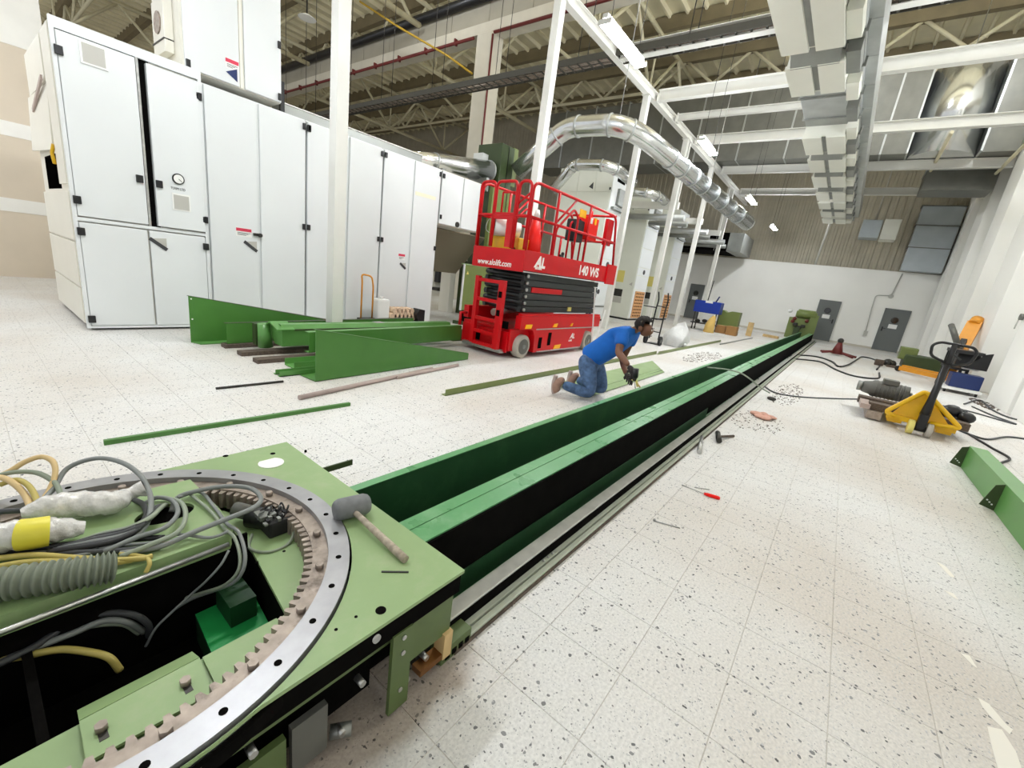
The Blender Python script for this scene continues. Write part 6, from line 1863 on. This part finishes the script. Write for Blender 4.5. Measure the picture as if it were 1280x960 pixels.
MB().box(9.05, -.95, .48, 9.25, -.75, .56).build('terminal_box', M['hub'], mt_, bevel=.01)
MB().tube([(9.15, -1.1, .37), (9.15, -1.22, .37)], .05, 10).build('shaft', M['steel'], mt_)
for k in range(8):
    MB().tube([(9.15, -.68 - .05 * k, .37), (9.15, -.695 - .05 * k, .37)], .142, 20).build('cooling_rib', M['hub'], mt_)
cl_ = T('dark_casting', 'black lumpy casting at the right end of the pallet jack load', 'casting', (8.6, -1.6, .2))
for (x, y, z, r) in ((8.65, -1.55, .33, .1), (8.75, -1.65, .3, .09), (8.55, -1.7, .3, .08), (8.7, -1.45, .31, .08)):
    MB().ball((x, y, z), r, r * 1.2, r, 10, 6).build('lump', M['black'], cl_)

# ------------------------------------------------------------------ green beams at the right edge
def rbeam(lab, x0, x1, y, h, w, stiff):
    t = T('green_beam', lab, 'beam', (x0, y, 0), group='green beams at the right edge')
    MB().box(x0, y - .003, 0, x1, y + .003, h).build('web', M['green3'], t)
    MB().box(x0, y - w, h, x1, y + .003, h + .006).build('top_flange', M['green3'], t)
    MB().box(x0, y - w, 0, x1, y, .006).build('bottom_flange', M['green3'], t)
    for (xs, zb) in stiff:
        s = MB().sheet([(xs, y + .003, .0), (xs, y + .10, .02), (xs, y + .055, h * .9), (xs, y + .003, h)], .008, (1, 0, 0)).build('end_tab', M['darkolive'], t)
        for q in range(3):
            MB().tube([(xs - .001, y + .03 + .018 * q, .05 + .015 * q), (xs - .003, y + .03 + .018 * q, .05 + .015 * q)], .007, 8).build('tab_hole', M['paper'], s)
    return t
rbeam('green steel beam on the floor at the right edge, nearer its left end, with dark punched tabs', 3.2, 6.68, -1.44, .25, .14, ((6.66, 0), (5.3, 0)))
rbeam('second green steel beam, cut by the right picture edge', 3.4, 5.9, -1.75, .30, .16, ())

# ------------------------------------------------------------------ orange stacker and other gear at the right wall
so = T('stacker', 'orange and black hand stacker leaning by the right wall', 'stacker', (15.5, -2.6, 0))
so_m = []
MB().bar((16.3, -2.55, .35), (17.4, -2.85, 1.75), .3, .14).build('mast', M['orange'], so)
MB().bar((16.25, -2.53, .5), (16.75, -2.68, 1.25), .12, .16).build('mast_slot', M['black'], so)
MB().tube([(17.35, -2.83, 1.7), (17.5, -2.9, 1.85)], .14, 12).build('mast_head', M['orange'], so)
MB().tube([(16.6, -2.62, 1.0), (16.3, -2.4, 1.35), (16.6, -2.3, 1.6)], .07, 8).build('grey_arm', M['hub'], so)
MB().box(15.3, -2.75, .52, 16.3, -2.35, .58).build('frame', M['black'], so)
MB().box(15.0, -2.85, .95, 15.9, -2.3, 1.03).build('top_frame', M['black'], so)
MB().tube([(15.3, -2.65, 1.0), (15.3, -2.65, .62)], .2, 14).build('drum', M['rubber'], so)
MB().sheet([(15.0, -2.6, .62), (15.0, -2.98, .62), (15.0, -2.98, 1.05), (15.0, -2.85, 1.0)], .05, (1, 0, 0)).build('black_panel', M['black'], so)
for (x, y) in ((16.2, -2.4), (15.5, -2.4), (16.2, -2.75), (15.5, -2.75)):
    MB().bar((x, y, .1), (x, y, .95), .06, .06).build('leg', M['black'], so)
    MB().tube([(x, y - .03, .08), (x, y + .03, .08)], .08, 12).build('castor', M['rubber'], so)
be = T('blue_tool_chest', 'dark blue steel chest on a white trolley by the right wall', 'chest', (14.9, -2.75, .1))
MB().box(14.75, -2.95, .14, 15.2, -2.4, .48).build('chest', M['navy'], be, bevel=.02)
MB().box(14.6, -2.98, .08, 15.4, -2.3, .14).build('trolley_deck', M['plastic_white'], be)
for (x, y) in ((14.65, -2.9), (14.65, -2.35), (15.3, -2.9), (15.3, -2.35)):
    MB().tube([(x, y - .02, .04), (x, y + .02, .04)], .04, 10).build('castor', M['rubber'], be)
MB().tube([(15.3, -2.6, .7), (15.3, -2.9, .7)], .13, 12).build('white_roll', M['plastic_white'], be)
fk = T('fork_pair', 'yellow fork arms of a low lifter lying toward the end wall', 'fork', (18.5, -2.3, .1))
MB().bar((17.9, -1.75, .12), (17.2, -2.75, .12), .16, .12).build('fork', M['orange'], fk)
MB().tube([(17.88, -1.7, .1), (17.98, -1.72, .1)], .09, 10).build('fork_roller', M['rubber'], fk)
MB().bar((18.9, -1.9, .12), (18.2, -2.9, .12), .16, .1).build('fork', M['orange'], fk)
gg = T('green_gearbox', 'dark green gearbox lying behind the yellow fork arms', 'gearbox', (20, -2.5, 0))
MB().box(19.4, -2.9, .05, 20.2, -1.9, .5).build('housing', M['darkolive'], gg, bevel=.04)
MB().box(19.5, -2.2, .3, 20.0, -1.75, .72).build('cover', M['olive'], gg, bevel=.03)
for k in range(5):
    MB().ball((19.3 + .12 * k, -1.55 - .1 * (k % 2), .1), .1 + .02 * (k % 3), n=8, m=6).build('dark_fitting', M['darksteel'], gg)
MB().box(19.0, -1.8, .0, 19.6, -1.5, .06).build('skid_plate', M['debris'], gg)
fx = T('wall_tap', 'small grey wall fitting with a hanging tube on the right wall', 'fitting', (11.8, -2.98, 1.9))
w0 = on_y(1278, 400, -2.98)
MB().tube([w0 + Vector((0, .06, .06)), w0 + Vector((0, 0, .06))], .07, 10).build('valve', M['hub'], fx)
MB().tube([w0 + Vector((0, .05, .06)), w0 + Vector((.05, .05, -.1)), w0 + Vector((.1, .04, -.2))], .012, 6).build('hose', M['conduit'], fx)

# ------------------------------------------------------------------ cables and debris on the floor
def fcable(lab, pts, r, mt, cat='cable'):
    P = spline([pz(px, py, r) for (px, py) in pts], 6)
    return tag(MB().tube(P, r, 6).build('floor_cable', mt), lab, cat)
fcable('black cable snaking from the green beams toward the grey doors', [(978, 446), (1000, 444), (1022, 446), (1040, 452), (1048, 458), (1060, 456), (1072, 449), (1078, 446), (1092, 449), (1100, 455), (1096, 462)], .025, M['black_cable'])
fcable('dark cable running along the far floor below the first one', [(985, 448), (1010, 450), (1028, 453), (1045, 462), (1068, 470), (1097, 473), (1099, 466)], .022, M['black_cable'])
fcable('thin dark cable from the rails toward the pallet jack', [(945, 470), (955, 482), (970, 491), (1000, 496), (1040, 498), (1078, 499)], .012, M['dark_cable'])
fcable('dark cable trailing right from the pallet jack', [(1195, 536), (1215, 544), (1235, 549), (1260, 546), (1290, 550)], .014, M['dark_cable'])
fcable('dark hose trailing behind the green beams at right', [(1190, 530), (1220, 548), (1240, 560), (1262, 573), (1250, 580), (1262, 592)], .014, M['black_cable'])
fcable('thin dark cable on the floor near the right wall', [(1185, 508), (1215, 515), (1250, 525), (1270, 530), (1240, 519), (1215, 508)], .014, M['dark_cable'])
fcable('dark cable end lying at the foot of the right wall', [(1205, 505), (1225, 500), (1240, 512), (1262, 522), (1290, 528)], .016, M['dark_cable'])
ws = T('welding_stand', 'dark red tool stand with dark feet on the far floor before the grey door', 'tool', tuple(pz(1045, 444)))
p = pz(1045, 444)
MB().tube([(p.x, p.y, .05), (p.x, p.y, .5)], [.2, .07], 10).build('body', M['redpipe'], ws)
for (dx, dy) in ((.3, .5), (-.2, .45), (.2, -.6), (-.3, -.5)):
    MB().tube([(p.x, p.y, .15), (p.x + dx, p.y + dy, .04)], .04, 6).build('foot', M['redpipe'], ws)
MB().ball((p.x, p.y, .55), .1).build('knob', M['darksteel'], ws)
p = pz(1098, 457); tag(MB().box(p.x, p.y - .12, 0, p.x + .25, p.y + .12, .2).build('small_box', M['debris'], None, bevel=.03), 'small dark box at the end of the black cable', 'box')
# loose items on the near floor
sd_ = T('screwdriver', 'screwdriver with a red handle lying on the terrazzo floor', 'screwdriver', tuple(pz(890, 619)))
a, b, c2 = pz(900, 623, .012), pz(880, 617, .012), pz(852, 606, .006)
MB().tube([a, a.lerp(b, .1), a.lerp(b, .8), b], [.009, .014, .013, .008], 12).build('grip', M['redbright'], sd_)
MB().tube([b, c2], .0035, 6).build('blade', M['steel'], sd_)
a, b = pz(868, 609, .004), pz(887, 612, .004)
tag(MB().tube([a, b], .003, 6).build('steel_pin', M['steel']), 'thin steel pin lying beside the red screwdriver', 'pin')
a, b = pz(818, 651, .005), pz(850, 660, .005)
tag(MB().tube([a, b], .004, 6).tube([a + Vector((0, 0, -.002)), a + Vector((0.004, 0.002, .012))], .009, 8).build('bolt', M['steel']), 'long thin bolt lying alone on the floor below the screwdriver', 'bolt')
a, b = pz(877, 546, .02), pz(874, 565, .02)
tag(MB().tube([a, b], .02, 14).build('steel_tube', M['steel']), 'short bright steel tube leaning beside the silver rail', 'tube')
hm = T('hammer', 'dark hammer lying on the floor right of the rails', 'hammer', tuple(pz(905, 546)))
a, b, c2 = pz(897, 541, .03), pz(899, 551, .03), pz(917, 545, .015)
MB().tube([a, b], .028, 10).build('hammer_head', M['darksteel'], hm)
MB().tube([a.lerp(b, .5), c2], .014, 8).build('hammer_handle', M['debris'], hm)
p = pz(964, 500); tag(MB().ball((p.x, p.y, .025), .06, .07, .03, 10, 6).build('metal_lump', M['darksteel']), 'small dark metal lump on the floor near the thin cable', 'scrap')
rg_ = T('rag', 'crumpled pinkish rag on the floor right of the hammer', 'rag', tuple(pz(952, 521)))
p = pz(952, 521)
m = MB(); random.seed(3)
for k in range(5):
    m.ball((p.x + random.uniform(-.16, .16), p.y + random.uniform(-.1, .1), .02), random.uniform(.07, .12), random.uniform(.05, .1), .022, 9, 5)
m.build('rag', M['pinkscrap'], rg_)
tag(MB().tube([pz(666, 716, .003), pz(690, 717, .003)], .004, 6).build('black_pin', M['black']), 'small black pin on the floor beside the strips', 'pin') if False else None
a, b = pz(679, 718, .004), pz(687, 714, .004)
tag(MB().tube([a, b], .004, 6).build('black_pin', M['black']), 'tiny black pin on the floor beside the grey strips', 'pin')
def litter(name, lab, px, py, rx, ry, nn, s, mt):
    c0 = pz(px, py)
    m = MB()
    for k in range(nn):
        a = random.uniform(0, 2 * PI); r = math.sqrt(random.random())
        x, y = c0.x + rx * r * math.cos(a), c0.y + ry * r * math.sin(a)
        q = s * random.uniform(.4, 1.2)
        m.box(x, y, 0, x + q, y + q * random.uniform(.5, 1.6), q * .4)
    o = m.build(name, mt); o['kind'] = 'stuff'
    return tag(o, lab, 'debris')
litter('swarf_heap', 'scatter of dark chips on the floor beside the rails', 985, 492, 1.3, .22, 240, .017, M['debris'])
litter('swarf_heap', 'scatter of grey dust and chips beyond the green sheet', 880, 446, 1.5, .3, 260, .024, M['gravel'])
litter('swarf_heap', 'scatter of fine chips around the pink rag', 948, 527, .6, .3, 160, .013, M['debris'])
litter('swarf_heap', 'heap of dark chips at the foot of the right wall', 1232, 506, .8, .2, 200, .03, M['debris'])
# white paint smears on the floor at lower right: thin dried paint
def smear(lab, pts):
    P = [pz(px, py, .0006) for (px, py) in pts]
    m = MB(); m.sheet(P, .0012, (0, 0, 1))
    return tag(m.build('paint_smear', M['chalk']), lab, 'paint smear', 'white paint smears')
for (pts, lab) in (([(1222, 872), (1236, 880), (1258, 906), (1266, 912), (1262, 918), (1240, 898), (1228, 884)], 'white paint smear on the floor, second from the lower right corner'),
                   ([(1234, 908), (1252, 912), (1270, 940), (1278, 964), (1248, 964), (1240, 935)], 'largest white paint smear, at the lower right corner'),
                   ([(1170, 702), (1182, 708), (1194, 722), (1188, 721)], 'thin white paint smear, farthest from the lower right corner'),
                   ([(1180, 738), (1192, 742), (1198, 750), (1192, 747)], 'small white paint smear below the farthest one'),
                   ([(1200, 816), (1212, 820), (1222, 836), (1216, 832)], 'narrow white paint smear in the middle of the row')):
    smear(lab, pts)
